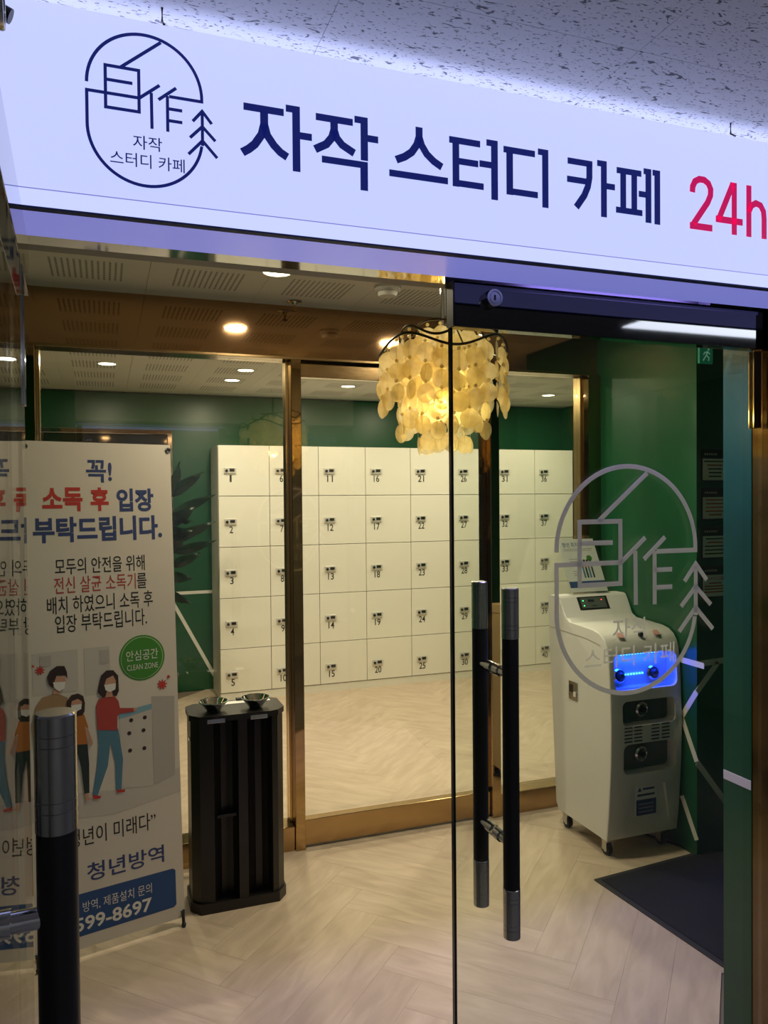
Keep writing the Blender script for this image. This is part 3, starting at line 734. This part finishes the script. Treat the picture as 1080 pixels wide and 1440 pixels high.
def disc(name, cx, cz, r, m, lay, n=36): return pr(name, [(cx + r * math.cos(2 * PI * i / n), cz + r * math.sin(2 * PI * i / n)) for i in range(n)], m, lay)
disc('badge', -.130, .988, .084, 'badge', 1); disc('badge', -.130, .988, .078, 'badge2', 2); disc('badge', -.130, .988, .0755, 'badge', 3)
tx('안심공간', (-.188, -.071, .980, 1.018), 'maskp', .0, 4); tx('CLEAN ZONE', (-.186, -.072, .946, .966), 'maskp', -.004, 4)
# pale office sheets behind the figures
pr('printed_poster', [(-.506, 1.045), (-.357, 1.045), (-.357, .90), (-.506, .90)], 'pale', 1); pr('printed_poster', [(-.482, 1.034), (-.445, 1.034), (-.445, .997), (-.482, .997)], 'pale2', 2)
pr('printed_poster', [(-.335, 1.045), (-.246, 1.045), (-.246, .878), (-.335, .878)], 'pale', 1); pr('printed_poster', [(-.283, 1.033), (-.249, 1.033), (-.249, .983), (-.283, .983)], 'pale2', 2)
pr('printed_floor', [(-.519, .56), (-.20, .52), (-.001, .56), (-.001, .47), (-.25, .44), (-.519, .47)], 'pale', 1)
# printed machine
pr('printed_machine', [(-.219, .798), (-.100, .814), (-.103, .511), (-.215, .525)], 'pale', 2); pr('printed_machine', [(-.100, .841), (-.014, .830), (-.02, .535), (-.100, .513)], 'pale2', 2)
pr('printed_machine', [(-.22, .776), (-.219, .801), (-.1, .814), (-.101, .795)], 'bluefade', 3)
for x, z in ((-.177, .765), (-.127, .767), (-.185, .719), (-.133, .721), (-.184, .656), (-.132, .655)): disc('printed_nozzle', x, z, .0075, 'hairp', 3, 12)
# printed father
pr('printed_father', [(-.477, .892), (-.441, .899), (-.419, .895), (-.394, .88), (-.392, .843), (-.398, .60), (-.43, .52), (-.45, .60), (-.506, .721), (-.512, .80), (-.498, .862)], 'tanp', 4)
pr('printed_neck', [(-.438, .93), (-.415, .92), (-.420, .893), (-.442, .895)], 'skin', 4)
pr('printed_face', [(-.437, .94), (-.43, .959), (-.4, .957), (-.398, .934), (-.406, .911), (-.421, .905), (-.436, .919)], 'skin', 5)
pr('printed_hair', [(-.459, .96), (-.45, .98), (-.427, .995), (-.402, .992), (-.394, .97), (-.393, .945), (-.4, .958), (-.428, .962), (-.437, .94), (-.442, .919), (-.454, .933)], 'hairp', 6)
pr('printed_mask', [(-.441, .940), (-.399, .937), (-.404, .914), (-.421, .906), (-.436, .919)], 'maskp', 7)
# printed girl
pr('printed_girl', [(-.372, .813), (-.341, .814), (-.328, .767), (-.329, .761), (-.339, .769), (-.332, .707), (-.392, .713), (-.388, .76), (-.40, .75), (-.405, .765)], 'orange', 7)
pr('printed_arm', [(-.338, .762), (-.329, .762), (-.313, .709), (-.318, .695), (-.323, .705)], 'skin', 7)
pr('printed_trousers', [(-.392, .713), (-.332, .710), (-.328, .64), (-.33, .534), (-.347, .535), (-.355, .63), (-.366, .68), (-.372, .535), (-.388, .535)], 'darkp', 6)
pr('printed_foot', [(-.345, .535), (-.334, .533), (-.331, .516), (-.32, .51), (-.343, .507)], 'skin', 6)
pr('printed_hair', [(-.399, .832), (-.397, .868), (-.382, .887), (-.359, .89), (-.342, .878), (-.337, .853), (-.339, .823), (-.347, .811), (-.369, .81), (-.390, .811)], 'hairp', 8)
pr('printed_face', [(-.384, .851), (-.381, .866), (-.36, .871), (-.347, .86), (-.348, .843), (-.366, .83)], 'skin', 9)
pr('printed_mask', [(-.384, .851), (-.349, .852), (-.350, .834), (-.367, .827), (-.381, .836)], 'maskp', 10)
# printed mother
pr('printed_jeans', [(-.296, .749), (-.224, .743), (-.21, .629), (-.219, .52), (-.238, .522), (-.238, .622), (-.252, .698), (-.264, .615), (-.302, .519), (-.319, .526), (-.302, .616), (-.294, .694)], 'jeans', 4)
pr('printed_mother', [(-.269, .866), (-.233, .861), (-.22, .841), (-.216, .816), (-.167, .808), (-.166, .795), (-.219, .795), (-.226, .786), (-.227, .737), (-.297, .75), (-.299, .835), (-.29, .858)], 'redprint2', 5)
pr('printed_hand', [(-.168, .81), (-.154, .806), (-.155, .799), (-.167, .794)], 'skin', 5)
pr('printed_shoe', [(-.32, .525), (-.29, .514), (-.294, .506), (-.317, .509)], 'redprint', 5); pr('printed_shoe', [(-.236, .525), (-.206, .52), (-.207, .511), (-.234, .513)], 'redprint', 5)
pr('printed_hair', [(-.292, .883), (-.289, .901), (-.279, .942), (-.26, .958), (-.236, .956), (-.219, .934), (-.218, .878), (-.227, .861), (-.25, .870), (-.275, .862)], 'hairp', 6)
pr('printed_neck', [(-.259, .89), (-.244, .89), (-.239, .860), (-.266, .862)], 'skin', 7)
pr('printed_face', [(-.27, .904), (-.261, .928), (-.237, .937), (-.228, .917), (-.229, .892), (-.25, .88)], 'skin', 8)
pr('printed_mask', [(-.269, .907), (-.228, .908), (-.231, .886), (-.25, .878), (-.265, .888)], 'maskp', 9)
for cx, cz, r in ((-.482, .986, .011), (-.059, .879, .0135), (-.503, 1.003, .0035), (-.034, .905, .005)):
    pts = []
    for i in range(36):
        rr = r * (1.45 if i % 4 in (0, 1) else .85); pts.append((cx + rr * math.cos(2 * PI * i / 36), cz + rr * math.sin(2 * PI * i / 36)))
    pr('printed_virus', pts, 'redprint', 3)
tx('“청년이 미래다”', (-.425, -.098, .352, .416), 'ink', .004)
tx('청년방역', (-.345, -.071, .224, .288), 'navyprint', .014)
bar = [(-.490, .030), (-.490, .185), (-.480, .192), (-.040, .192), (-.030, .184), (-.030, .056), (-.040, .048), (-.12, .042), (-.30, .030)]
bar = [(-.490, .050), (-.490, .182), (-.480, .190), (-.040, .190), (-.030, .182), (-.030, .055), (-.040, .047), (-.480, .042)]
pr('printed_panel', bar, 'blueprint', 1)
tx('소독, 방역, 제품설치 문의', (-.435, -.120, .122, .160), 'maskp', -.004, 2)
tx('1599-8697', (-.415, -.121, .060, .109), 'maskp', .022, 2)
# frame of the stand
def at(u, y, v): return TL @ Vector((u, y, v))
for u, v in ((-.008, 1.765), (-.512, 1.765), (-.008, .02), (-.512, .02)):
    e = MB(); c = at(u, 0, v); e.tube([c + Vector((.008 * math.cos(2 * PI * i / 14), -.001, .008 * math.sin(2 * PI * i / 14))) for i in range(14)], .0028, 6, True); e.build('eyelet', 'chrome', bn)
mid = at(-.26, .09, .8)
for u, v in ((-.008, 1.765), (-.512, 1.765), (-.008, .02), (-.512, .02)):
    a = at(u, -.002, v); MB().tube([a, at(u * .98 - .005, .02, v), mid], .0045, 8).build('pole', 'black', bn)
for u in (-.512, -.008):
    a = at(u, -.002, .02); f = MB(); f.tube([a + Vector((0, -.004, .006)), a + Vector((0, -.006, -.012)), Vector((a.x, a.y - .012, .012))], .006, 8); f.sphere((a.x, a.y - .012, .009), .009, 10, 8); f.build('foot', 'black', bn)
MB().tube([mid, Vector((mid.x, mid.y + .16, .008))], .005, 8).build('rear_leg', 'black', bn)

# ================================================================== UMBRELLA BAG DISPENSER
ub = thing('umbrella_dispenser', 'black double umbrella bag dispenser with two chrome funnels beside the banner', 'dispenser', (.302, 3.0, 0))
WX, WY, HB = .362, .205, .745
def plan(z_open):
    p = [(0, .045), (.03, .012), (.082, 0.0)]
    g = [(.084, .004), (.094, .030), (.115, .050), (.140, .056), (.160, .046), (.172, .022), (.176, .0)] if z_open else [(.176, 0)]
    p += g + [(.212, .0)]
    g2 = [(.215, .006), (.226, .034), (.250, .052), (.276, .054), (.296, .036), (.306, .008)] if z_open else []
    p += g2 + [(.310, 0), (.334, .010), (WX, .045), (WX, WY - .03), (WX - .03, WY), (.03, WY), (0, WY - .03)]
    return p
MB().prism(plan(True), 'z', .04, HB).build('body', 'black_steel', ub)
MB().prism([(-.008, .045), (.03, -.002), (.334, -.002), (WX + .008, .045), (WX + .008, WY - .03), (WX - .026, WY + .004), (.026, WY + .004), (-.008, WY - .03)], 'z', .0, .04).build('base', 'black_steel', ub)
tp = MB(); tp.prism([(-.006, .045), (.03, .002), (.086, -.008), (.176, -.008), (.212, -.008), (.306, -.008), (.336, .002), (WX + .006, .045), (WX + .006, WY - .028), (WX - .028, WY + .004), (.028, WY + .004), (-.006, WY - .028)], 'z', HB, HB + .022)
tpo = tp.build('lid', 'black_steel', ub)
for cx in (.092, .258):
    fb = bpy.data.objects.new('funnel', None); COL.objects.link(fb); fb.parent = ub
    n = 28; rings = []
    b = MB()
    prof = [(.044, .050, HB + .052), (.043, .049, HB + .0525), (.036, .040, HB + .034), (.026, .028, HB + .0225)]
    prof = [(.056, .056, HB + .062), (.038, .038, HB + .040), (.024, .024, HB + .0222), (.023, .023, HB + .0222), (.037, .037, HB + .041), (.0545, .0545, HB + .0625)]
    for rx, ry, z in prof: rings.append([b.bm.verts.new((cx + rx * math.cos(2 * PI * k / n), .068 + ry * math.sin(2 * PI * k / n), z)) for k in range(n)])
    for i in range(len(rings)):
        A, B = rings[i], rings[(i + 1) % len(rings)]
        for k in range(n): b.bm.faces.new((A[k], A[(k + 1) % n], B[(k + 1) % n], B[k])).smooth = True
    b.build('funnel_cone', 'chrome', fb)
    e = MB(); e.tube([(cx + .056 * math.cos(2 * PI * k / n), .068 + .056 * math.sin(2 * PI * k / n), HB + .0625) for k in range(n)], .0022, 6, True); e.build('funnel_rim', 'chrome', fb)
    MB().cyl((cx, .068, HB + .0221), (cx, .068, HB + .0235), .0225, 20).build('funnel_throat', 'ink', fb)
    MB().box(cx - .034, cx + .034, -.011, -.0082, HB - .004, HB + .012, bevel=.001).build('bag_clip', 'chrome', fb)
bx('instruction_label', 'paper', ub, .060, .335, .150, .190, HB + .0222, HB + .0232)
for xa in (.066, .20): bx('bag_tray', 'black', ub, xa, xa + .09, .186, .206, HB + .0224, HB + .034, bevel=.003)
bx('slot_ledge', 'black_steel', ub, .094, .170, .018, .058, .36, .372, bevel=.002)
bx('side_latch', 'chrome', ub, -.004, -.0005, .06, .09, .66, .672)

# ================================================================== SANITISING MACHINE
mc = thing('sanitizing_machine', 'white wheeled sanitising machine with glowing blue hand chamber', 'machine', (2.055, 2.80, 0))
MW = .385
def apply_bool(o, cutters):
    for c in cutters:
        md = o.modifiers.new('cut', 'BOOLEAN'); md.operation = 'DIFFERENCE'; md.object = c; md.solver = 'EXACT'
    bpy.context.view_layer.update()
    dg = bpy.context.evaluated_depsgraph_get()
    me = bpy.data.meshes.new_from_object(o.evaluated_get(dg))
    o.modifiers.clear(); old = o.data; o.data = me; me.name = old.name; bpy.data.meshes.remove(old)
    for c in cutters: d = c.data; bpy.data.objects.remove(c); bpy.data.meshes.remove(d)
def round_rect(x0, x1, z0, z1, r, n=5):
    p = []
    for cx, cz, a in ((x1 - r, z1 - r, 0), (x0 + r, z1 - r, 90), (x0 + r, z0 + r, 180), (x1 - r, z0 + r, 270)):
        for i in range(n + 1): t_ = math.radians(a + 90 * i / n); p.append((cx + r * math.cos(t_), cz + r * math.sin(t_)))
    return p
prof = [(.02, .085), (.006, .20), (-.010, .42), (-.014, .60), (-.006, .78), (.002, .885), (.008, .920), (.020, .950), (.040, .976), (.072, .994), (.115, 1.003), (.20, 1.008), (.300, 1.012), (.330, 1.026), (.350, 1.052), (.385, 1.112), (.398, 1.12), (.470, 1.12), (.484, 1.108), (.475, .95), (.420, .12), (.40, .085)]
b = MB(); b.prism(prof, 'x', 0, MW)
side = [e for e in b.bm.edges if abs(abs(e.verts[0].co.x - e.verts[1].co.x)) < 1e-6 and e.verts[0].co.y < .36]
bmesh.ops.bevel(b.bm, geom=side, offset=.022, segments=3, profile=.5, affect='EDGES', clamp_overlap=True)
body = b.build('shell', 'white_shell', mc)
cut = [MB().prism(round_rect(.026, .362, .748, .905, .028), 'y', -.2, .072).build('c', 'ink'),
       MB().prism(round_rect(.062, .346, .590, .700, .026), 'y', -.2, .045).build('c', 'ink'),
       MB().prism(round_rect(.068, .352, .375, .510, .030), 'y', -.2, .050).build('c', 'ink'),
       MB().prism([(.075, .110), (.335, .110), (.298, .315), (.118, .315)], 'y', -.2, .016).build('c', 'ink')]
for c in cut: c.location = (2.055, 2.80, 0)
apply_bool(body, cut)
body.data.shade_smooth(); body.data.set_sharp_from_angle(angle=math.radians(26))
# UV chamber fittings
bx('chamber_lining', 'white_plastic', mc, .028, .360, .067, .0715, .750, .903)
bx('led_bar', 'uv', mc, .06, .33, .050, .062, .892, .900)
for i in range(14): MB().sphere((.085 + .0155 * i, .030 + .0004 * i, .8985), .0035, 8, 5).build('chamber_led', 'uvdot', mc)
for i in range(7): MB().sphere((.135 + .0155 * i, 0.064, .800), .0040, 8, 5).build('chamber_led', 'uvdot', mc)
for x in (.100, .285):
    n_ = bpy.data.objects.new('spray_nozzle', None); COL.objects.link(n_); n_.parent = mc
    b = MB(); b.lathe((0, 0, 0), [(.034, 0), (.034, .006), (.026, .012), (.022, .008)], 28); o = b.build('nozzle_ring', 'chrome', n_)
    b2 = MB(); b2.lathe((0, 0, 0), [(.022, .004), (.018, .022), (.009, .030), (.001, .030)], 24); o2 = b2.build('nozzle_tip', 'black', n_)
    n_.location = (x, .0665, .797); n_.rotation_euler = (math.radians(78), 0, 0)
bx('chamber_floor', 'white_plastic', mc, .030, .358, .02, .066, .7485, .7505)
al = area('chamber_light', (.195, .040, .897), .26, P_UV, (0.004, 0.035, 1.0), mc, shape='RECTANGLE', sy=.04)
# two round nozzles in the lower recesses
for zc, yb in ((.645, .045), (.443, .050)):
    n_ = bpy.data.objects.new('floor_nozzle', None); COL.objects.link(n_); n_.parent = mc
    MB().box(.0635, .3445 if zc > .6 else .3505, yb - .003, yb - .0005, zc - (.054 if zc > .6 else .066), zc + (.054 if zc > .6 else .066)).build('recess_back', 'lcd', n_)
    b = MB(); b.lathe((0, 0, 0), [(.034, 0), (.034, .010), (.026, .016), (.020, .010), (.001, .010)], 28); o = b.build('nozzle_ring', 'steel', n_); o.location = (.200, yb - .003, zc); o.rotation_euler = (PI / 2, 0, 0)
    b = MB(); b.lathe((0, 0, 0), [(.016, .010), (.012, .026), (.001, .028)], 20); o = b.build('nozzle_tip', 'black', n_); o.location = (.200, yb - .003, zc); o.rotation_euler = (PI / 2, 0, 0)
for gx in (.070, .122, .214, .270):
    for i in range(5): bx('vent_slot', 'ink', mc, gx, gx + .042, -.0145, -.006, .520 + i * .0155, .525 + i * .0155)
# control panel, print and sticker
cpn = bpy.data.objects.new('control_panel', None); COL.objects.link(cpn); cpn.parent = mc
cpn.location = (.10, .3685, 1.0825); cpn.rotation_euler = (-math.radians(30), 0, 0)
bx('bezel', 'black', cpn, -.005, .165, -.004, .0, -.034, .034, bevel=.002)
bx('display', 'lcd', cpn, .008, .150, -.0052, -.0042, -.027, .027)
for x, z in ((.022, .012), (.022, -.014)): MB().sphere((x, -.0055, z), .003, 8, 5).build('status_led', 'gled', cpn)
MB().sphere((.128, -.0055, .013), .003, 8, 5).build('status_led', 'rled', cpn)
bx('readout', 'ink', cpn, .05, .085, -.0058, -.0054, .004, .017); bx('readout', 'ink', cpn, .065, .095, -.0058, -.0054, -.019, -.014)
def on_top(x, y, pts, m, name):
    b = MB(); b.poly([(x + p[0], y + p[1] * .9, 1.0 + .0) for p in pts]); o = b.build(name, m, mc); return o
hand = [(p_[0] * .8, p_[1] * .8) for p_ in [(-.018, -.020), (.012, -.022), (.020, -.006), (.016, .012), (.012, .020), (.007, .010), (.004, .026), (-.001, .012), (-.005, .027), (-.009, .010), (-.014, .020), (-.017, .004), (-.026, .010), (-.027, .004)]]
for hx in (.09, .285):
    b = MB(); b.poly([(p[0], p[1], 0) for p in hand]); o = b.build('hand_print', 'palm', mc); o.location = (hx, .040, .9865); o.rotation_euler = (math.radians(33), 0, 0)
MB().sphere((.195, .035, .983), .012, 14, 8).build('hand_sensor', 'ink', mc)
bx('warning_sticker', 'paper', mc, .150, .262, .0135, .0155, .172, .312)
bx('warning_panel', 'navyprint', mc, .152, .260, .0128, .0134, .176, .246)
tri = MB(); tri.prism([(.160, .283), (.182, .283), (.171, .302)], 'y', .0128, .0134); tri.build('warning_triangle', 'navyprint', mc)
for i, (xa, xb, z) in enumerate(((.188, .250, .288), (.158, .252, .262))): bx('print_line', 'navyprint', mc, xa, xb, .0128, .0134, z, z + .009)
for z in (.19, .207, .224): bx('print_line', 'pale2', mc, .165, .245, .0122, .0127, z, z + .004)
# side fittings
sp_ = bpy.data.objects.new('power_inlet', None); COL.objects.link(sp_); sp_.parent = mc
bx('inlet_plate', 'steel', sp_, -.004, -.0004, .235, .305, .650, .735, bevel=.001)
bx('inlet_socket', 'ink', sp_, -.0052, -.0042, .270, .297, .683, .720)
bx('inlet_switch', 'white_plastic', sp_, -.007, -.0042, .243, .262, .668, .690)
MB().prism([(.062, .940), (.062, .944), (.17, .958), (.465, .966), (.465, .962), (.17, .954)], 'x', -.0012, -.0002).build('lid_seam', 'pale2', mc)
for x, y in ((.04, .06), (.335, .06), (.04, .37), (.335, .37)):
    cs = bpy.data.objects.new('caster', None); COL.objects.link(cs); cs.parent = mc; cs.location = (x, y, 0)
    w = MB(); w.cyl((-.011, .012, .0275), (.011, .012, .0275), .0272, 22); w.build('wheel', 'rubber', cs)
    w = MB(); w.cyl((-.0125, .012, .0275), (.0125, .012, .0275), .015, 16); w.build('hub', 'steel', cs)
    w = MB(); w.box(-.018, -.0135, -.004, .028, .022, .066, bevel=.002); w.box(.0135, .018, -.004, .028, .022, .066, bevel=.002); w.box(-.022, .022, -.02, .03, .066, .085, bevel=.002); w.build('fork', 'steel', cs)

# leaflet holder on the machine
lf = thing('leaflet_holder', 'clear acrylic stand with printed leaflet leaning on top of the machine', 'leaflet stand', (2.150, 3.215, 1.1205), 0)
LT = Matrix.Rotation(-math.radians(27), 4, 'X')
lb = bx('acrylic_front', 'acrylic', lf, -.008, .218, -.003, -.001, 0, .31); lb.matrix_local = LT
pp = bx('leaflet', 'paper', lf, 0, .210, 0, .0015, .012, .297); pp.matrix_local = LT
bx('acrylic_foot', 'acrylic', lf, -.008, .218, -.004, .055, .0, .003)
def lp(pts, m, lay=1): b = MB(); b.poly([(p[0], -.0003 * lay, p[1]) for p in pts]); return b.build('leaflet_print', m, pp)
R4 = lambda x0, x1, z0, z1: [(x0, z0), (x1, z0), (x1, z1), (x0, z1)]
text('lettering', '청년 희지', (.018, .11, .252, .278), -.0003, 'blueprint', pp, .01)
for x0, x1, z in ((.018, .19, .240), (.018, .18, .231), (.035, .09, .185), (.035, .085, .172), (.04, .075, .12), (.04, .075, .108), (.04, .07, .098)): lp(R4(x0, x1, z, z + .004), 'pale2')
lp(R4(.0, .21, .035, .068), 'blueprint'); lp(R4(.05, .16, .046, .056), 'maskp', 2)
lp([(.155 + .016 * math.cos(i * PI / 9), .19 + .016 * math.sin(i * PI / 9)) for i in range(18)], 'badge', 2)
for i, x in enumerate((.098, .115, .132, .15)):
    lp(R4(x, x + .010, .14, .17), ('tanp', 'orange', 'redprint2', 'jeans')[i]); lp(R4(x, x + .010, .085, .14), ('jeans', 'darkp', 'jeans', 'darkp')[i]); lp([(x + .005 + .007 * math.cos(k * PI / 5), .177 + .007 * math.sin(k * PI / 5)) for k in range(10)], 'hairp', 2)

# floor mat
ang = math.atan2(.046, .599)
fm = thing('floor_mat', 'dark navy entrance mat lying before the sanitising machine', 'mat', (1.898, 2.693, 0), ang)
bx('rubber_border', 'rubber', fm, 0, .90, -.95, 0, 0.0002, .006, bevel=.002)
bx('pile', 'mat_', fm, .022, .878, -.928, -.022, .0062, .0095, bevel=.002)

# power cable of the machine
cb = MB(); cb.tube([(2.30, 3.05, .012), (2.38, 2.96, .008), (2.45, 2.80, .006), (2.46, 2.62, .006), (2.55, 2.60, .006), (2.75, 2.61, .006), (2.95, 2.55, .006)], .0055, 8)
tag(cb.build('power_cable', 'black'), 'thin dark power cable on the floor behind the machine', 'cable')

# wall notices on the pillar
nl = ['topmost of the four notices on the dark green pillar', 'second notice from the top on the dark green pillar', 'third notice from the top on the dark green pillar', 'lowest of the four pillar notices, headed in red']
for i, z in enumerate((1.66, 1.493, 1.324, 1.154)):
    t = thing('wall_notice', nl[i], 'notice', (2.463, 2.7045, 1.6 + (z - 1.6) * 1.017), 0, 'notices on the green pillar')
    bx('board', 'black', t, 0, .205, -.006, 0, 0, .143, bevel=.001)
    bx('board_edge', 'chrome', t, -.003, -.0004, -.007, 0, 0, .143)
    bx('card', 'paper', t, .012, .195, -.0075, -.0064, .008, .103)
    for k in range(6): bx('print_line', 'pale2', t, .022 + .012 * k, .030 + .012 * k, -.0068, -.0062, .118, .127)
    if i == 3:
        text('lettering', '스터디룸', (.03, .13, .078, .096), -.0078, 'redprint', t, .004)
    for k in range(5 if i < 3 else 4):
        w = random.uniform(.05, .085); z_ = .088 - k * .0165 if i < 3 else .064 - k * .013
        bx('print_line', 'redprint2' if (i in (1, 3) or k == 1) else 'ink', t, .085 - w * .8, .085 + w * .6, -.0079, -.0076, z_, z_ + .0055)
ex = thing('exit_sign', 'small dim green running man exit sign high on the pillar', 'sign', (2.452, 2.7045, 2.18))
bx('housing', 'exitg', ex, 0, .075, -.012, 0, 0, .075, bevel=.002)
b = MB(); y = -.0122
for pts in ([(.020, .012), (.030, .026), (.038, .036), (.046, .054)], [(.038, .036), (.052, .026), (.050, .012)], [(.046, .050), (.030, .048), (.022, .038)], [(.046, .050), (.058, .042)]): b.ribbon(pts, .006, y, .0005)
b.build('running_figure', 'exitw', ex); MB().cyl((.050, -.0122, .062), (.050, -.0130, .062), .0055, 12).build('figure_head', 'exitw', ex)

# potted plant behind the banner
pn = thing('potted_plant', 'tall dark leafy plant half hidden behind the banner', 'plant', (.33, 5.75, 0))
MB().lathe((0, 0, 0), [(.001, 0), (.12, 0), (.16, .32), (.165, .34), (.15, .34), (.14, .30), (.001, .30)], 28).build('pot', 'pot', pn)
MB().cyl((0, 0, .30), (0, 0, .306), .139, 24).build('soil', 'soil', pn)
stems = [[(0, 0, .3), (.02, 0, .8), (.05, -.02, 1.25), (.10, 0, 1.62)], [(.03, .02, .3), (.06, .03, .7), (.10, .02, 1.1), (.13, .01, 1.35)], [(-.03, 0, .3), (-.07, 0, .9), (-.10, .02, 1.5)]]
for s_ in stems: MB().tube(s_, .009, 8).build('stem', 'stem', pn)
def leaf(base, d, L, w, droop):
    b = MB(); base = Vector(base); d = Vector(d).normalized(); side = d.cross(Vector((random.uniform(-.5, .5), 1, random.uniform(-.2, .6)))).normalized(); up = side.cross(d)
    rows = []
    for i in range(9):
        t_ = i / 8; c = base + d * (L * t_) - Vector((0, 0, droop * t_ * t_)); hw = .82 * w * math.sin(PI * min(1, t_ ** .8 * .97 + .03)) ** 1.15
        rows.append([b.bm.verts.new(c + side * hw + up * .012 * math.sin(i)), b.bm.verts.new(c - up * hw * .35), b.bm.verts.new(c - side * hw + up * .012 * math.cos(i * 1.7))])
    for A, B in zip(rows, rows[1:]):
        for k in (0, 1): b.bm.faces.new((A[k], A[k + 1], B[k + 1], B[k])).smooth = True
    bmesh.ops.solidify(b.bm, geom=b.bm.faces[:], thickness=.0012)
    return b.build('leaf', 'leaf', pn)
leaf((.10, 0, 1.62), (.9, -.2, .75), .34, .055, .03); leaf((.12, 0, 1.50), (1, -.3, .45), .36, .045, .0); leaf((.09, 0, 1.40), (.8, -.4, .8), .30, .06, .05)
leaf((.12, 0, 1.30), (1, -.1, .50), .36, .055, .02); leaf((.13, .01, 1.22), (1, -.3, .22), .33, .045, -.02); leaf((.12, .01, 1.12), (1, -.2, .45), .24, .05, .0)
leaf((.08, 0, 1.04), (1, -.2, .10), .20, .05, .03); leaf((.07, 0, .92), (.9, -.3, -.1), .20, .045, .05); leaf((.10, 0, 1.60), (.3, -.3, .95), .30, .06, .0); leaf((.06, 0, 1.20), (.5, -.6, .6), .28, .07, .05)
leaf((.10, 0, 1.34), (.7, -.6, .35), .22, .07, .04); leaf((-.10, .02, 1.50), (-.7, -.2, .7), .32, .06, .05); leaf((-.08, .02, 1.3), (-.9, -.3, .3), .30, .06, .06); leaf((.0, 0, 1.05), (-.5, -.7, .4), .26, .06, .05)
leaf((.10, 0, 1.46), (.75, -.5, .1), .20, .05, .04)

# corridor ceiling lamps; the rear one is added to brighten the door sticker
for px, py, hx, hy, lab in ((2.88, .17, .46, .23, 'long white panel light on the corridor ceiling before the door'), (.5, -1.75, .31, .31, 'added unseen square panel light at the back of the corridor ceiling')):
    cp = thing('ceiling_panel_light', lab, 'ceiling light', (px, py, CEIL), 0, 'corridor panel lights')
    bx('frame', 'white_plastic', cp, -hx, hx, -hy, hy, -.03, -.0005, bevel=.004)
    bx('diffuser', 'panel', cp, -hx + .02, hx - .02, -hy + .02, hy - .02, -.033, -.0305)
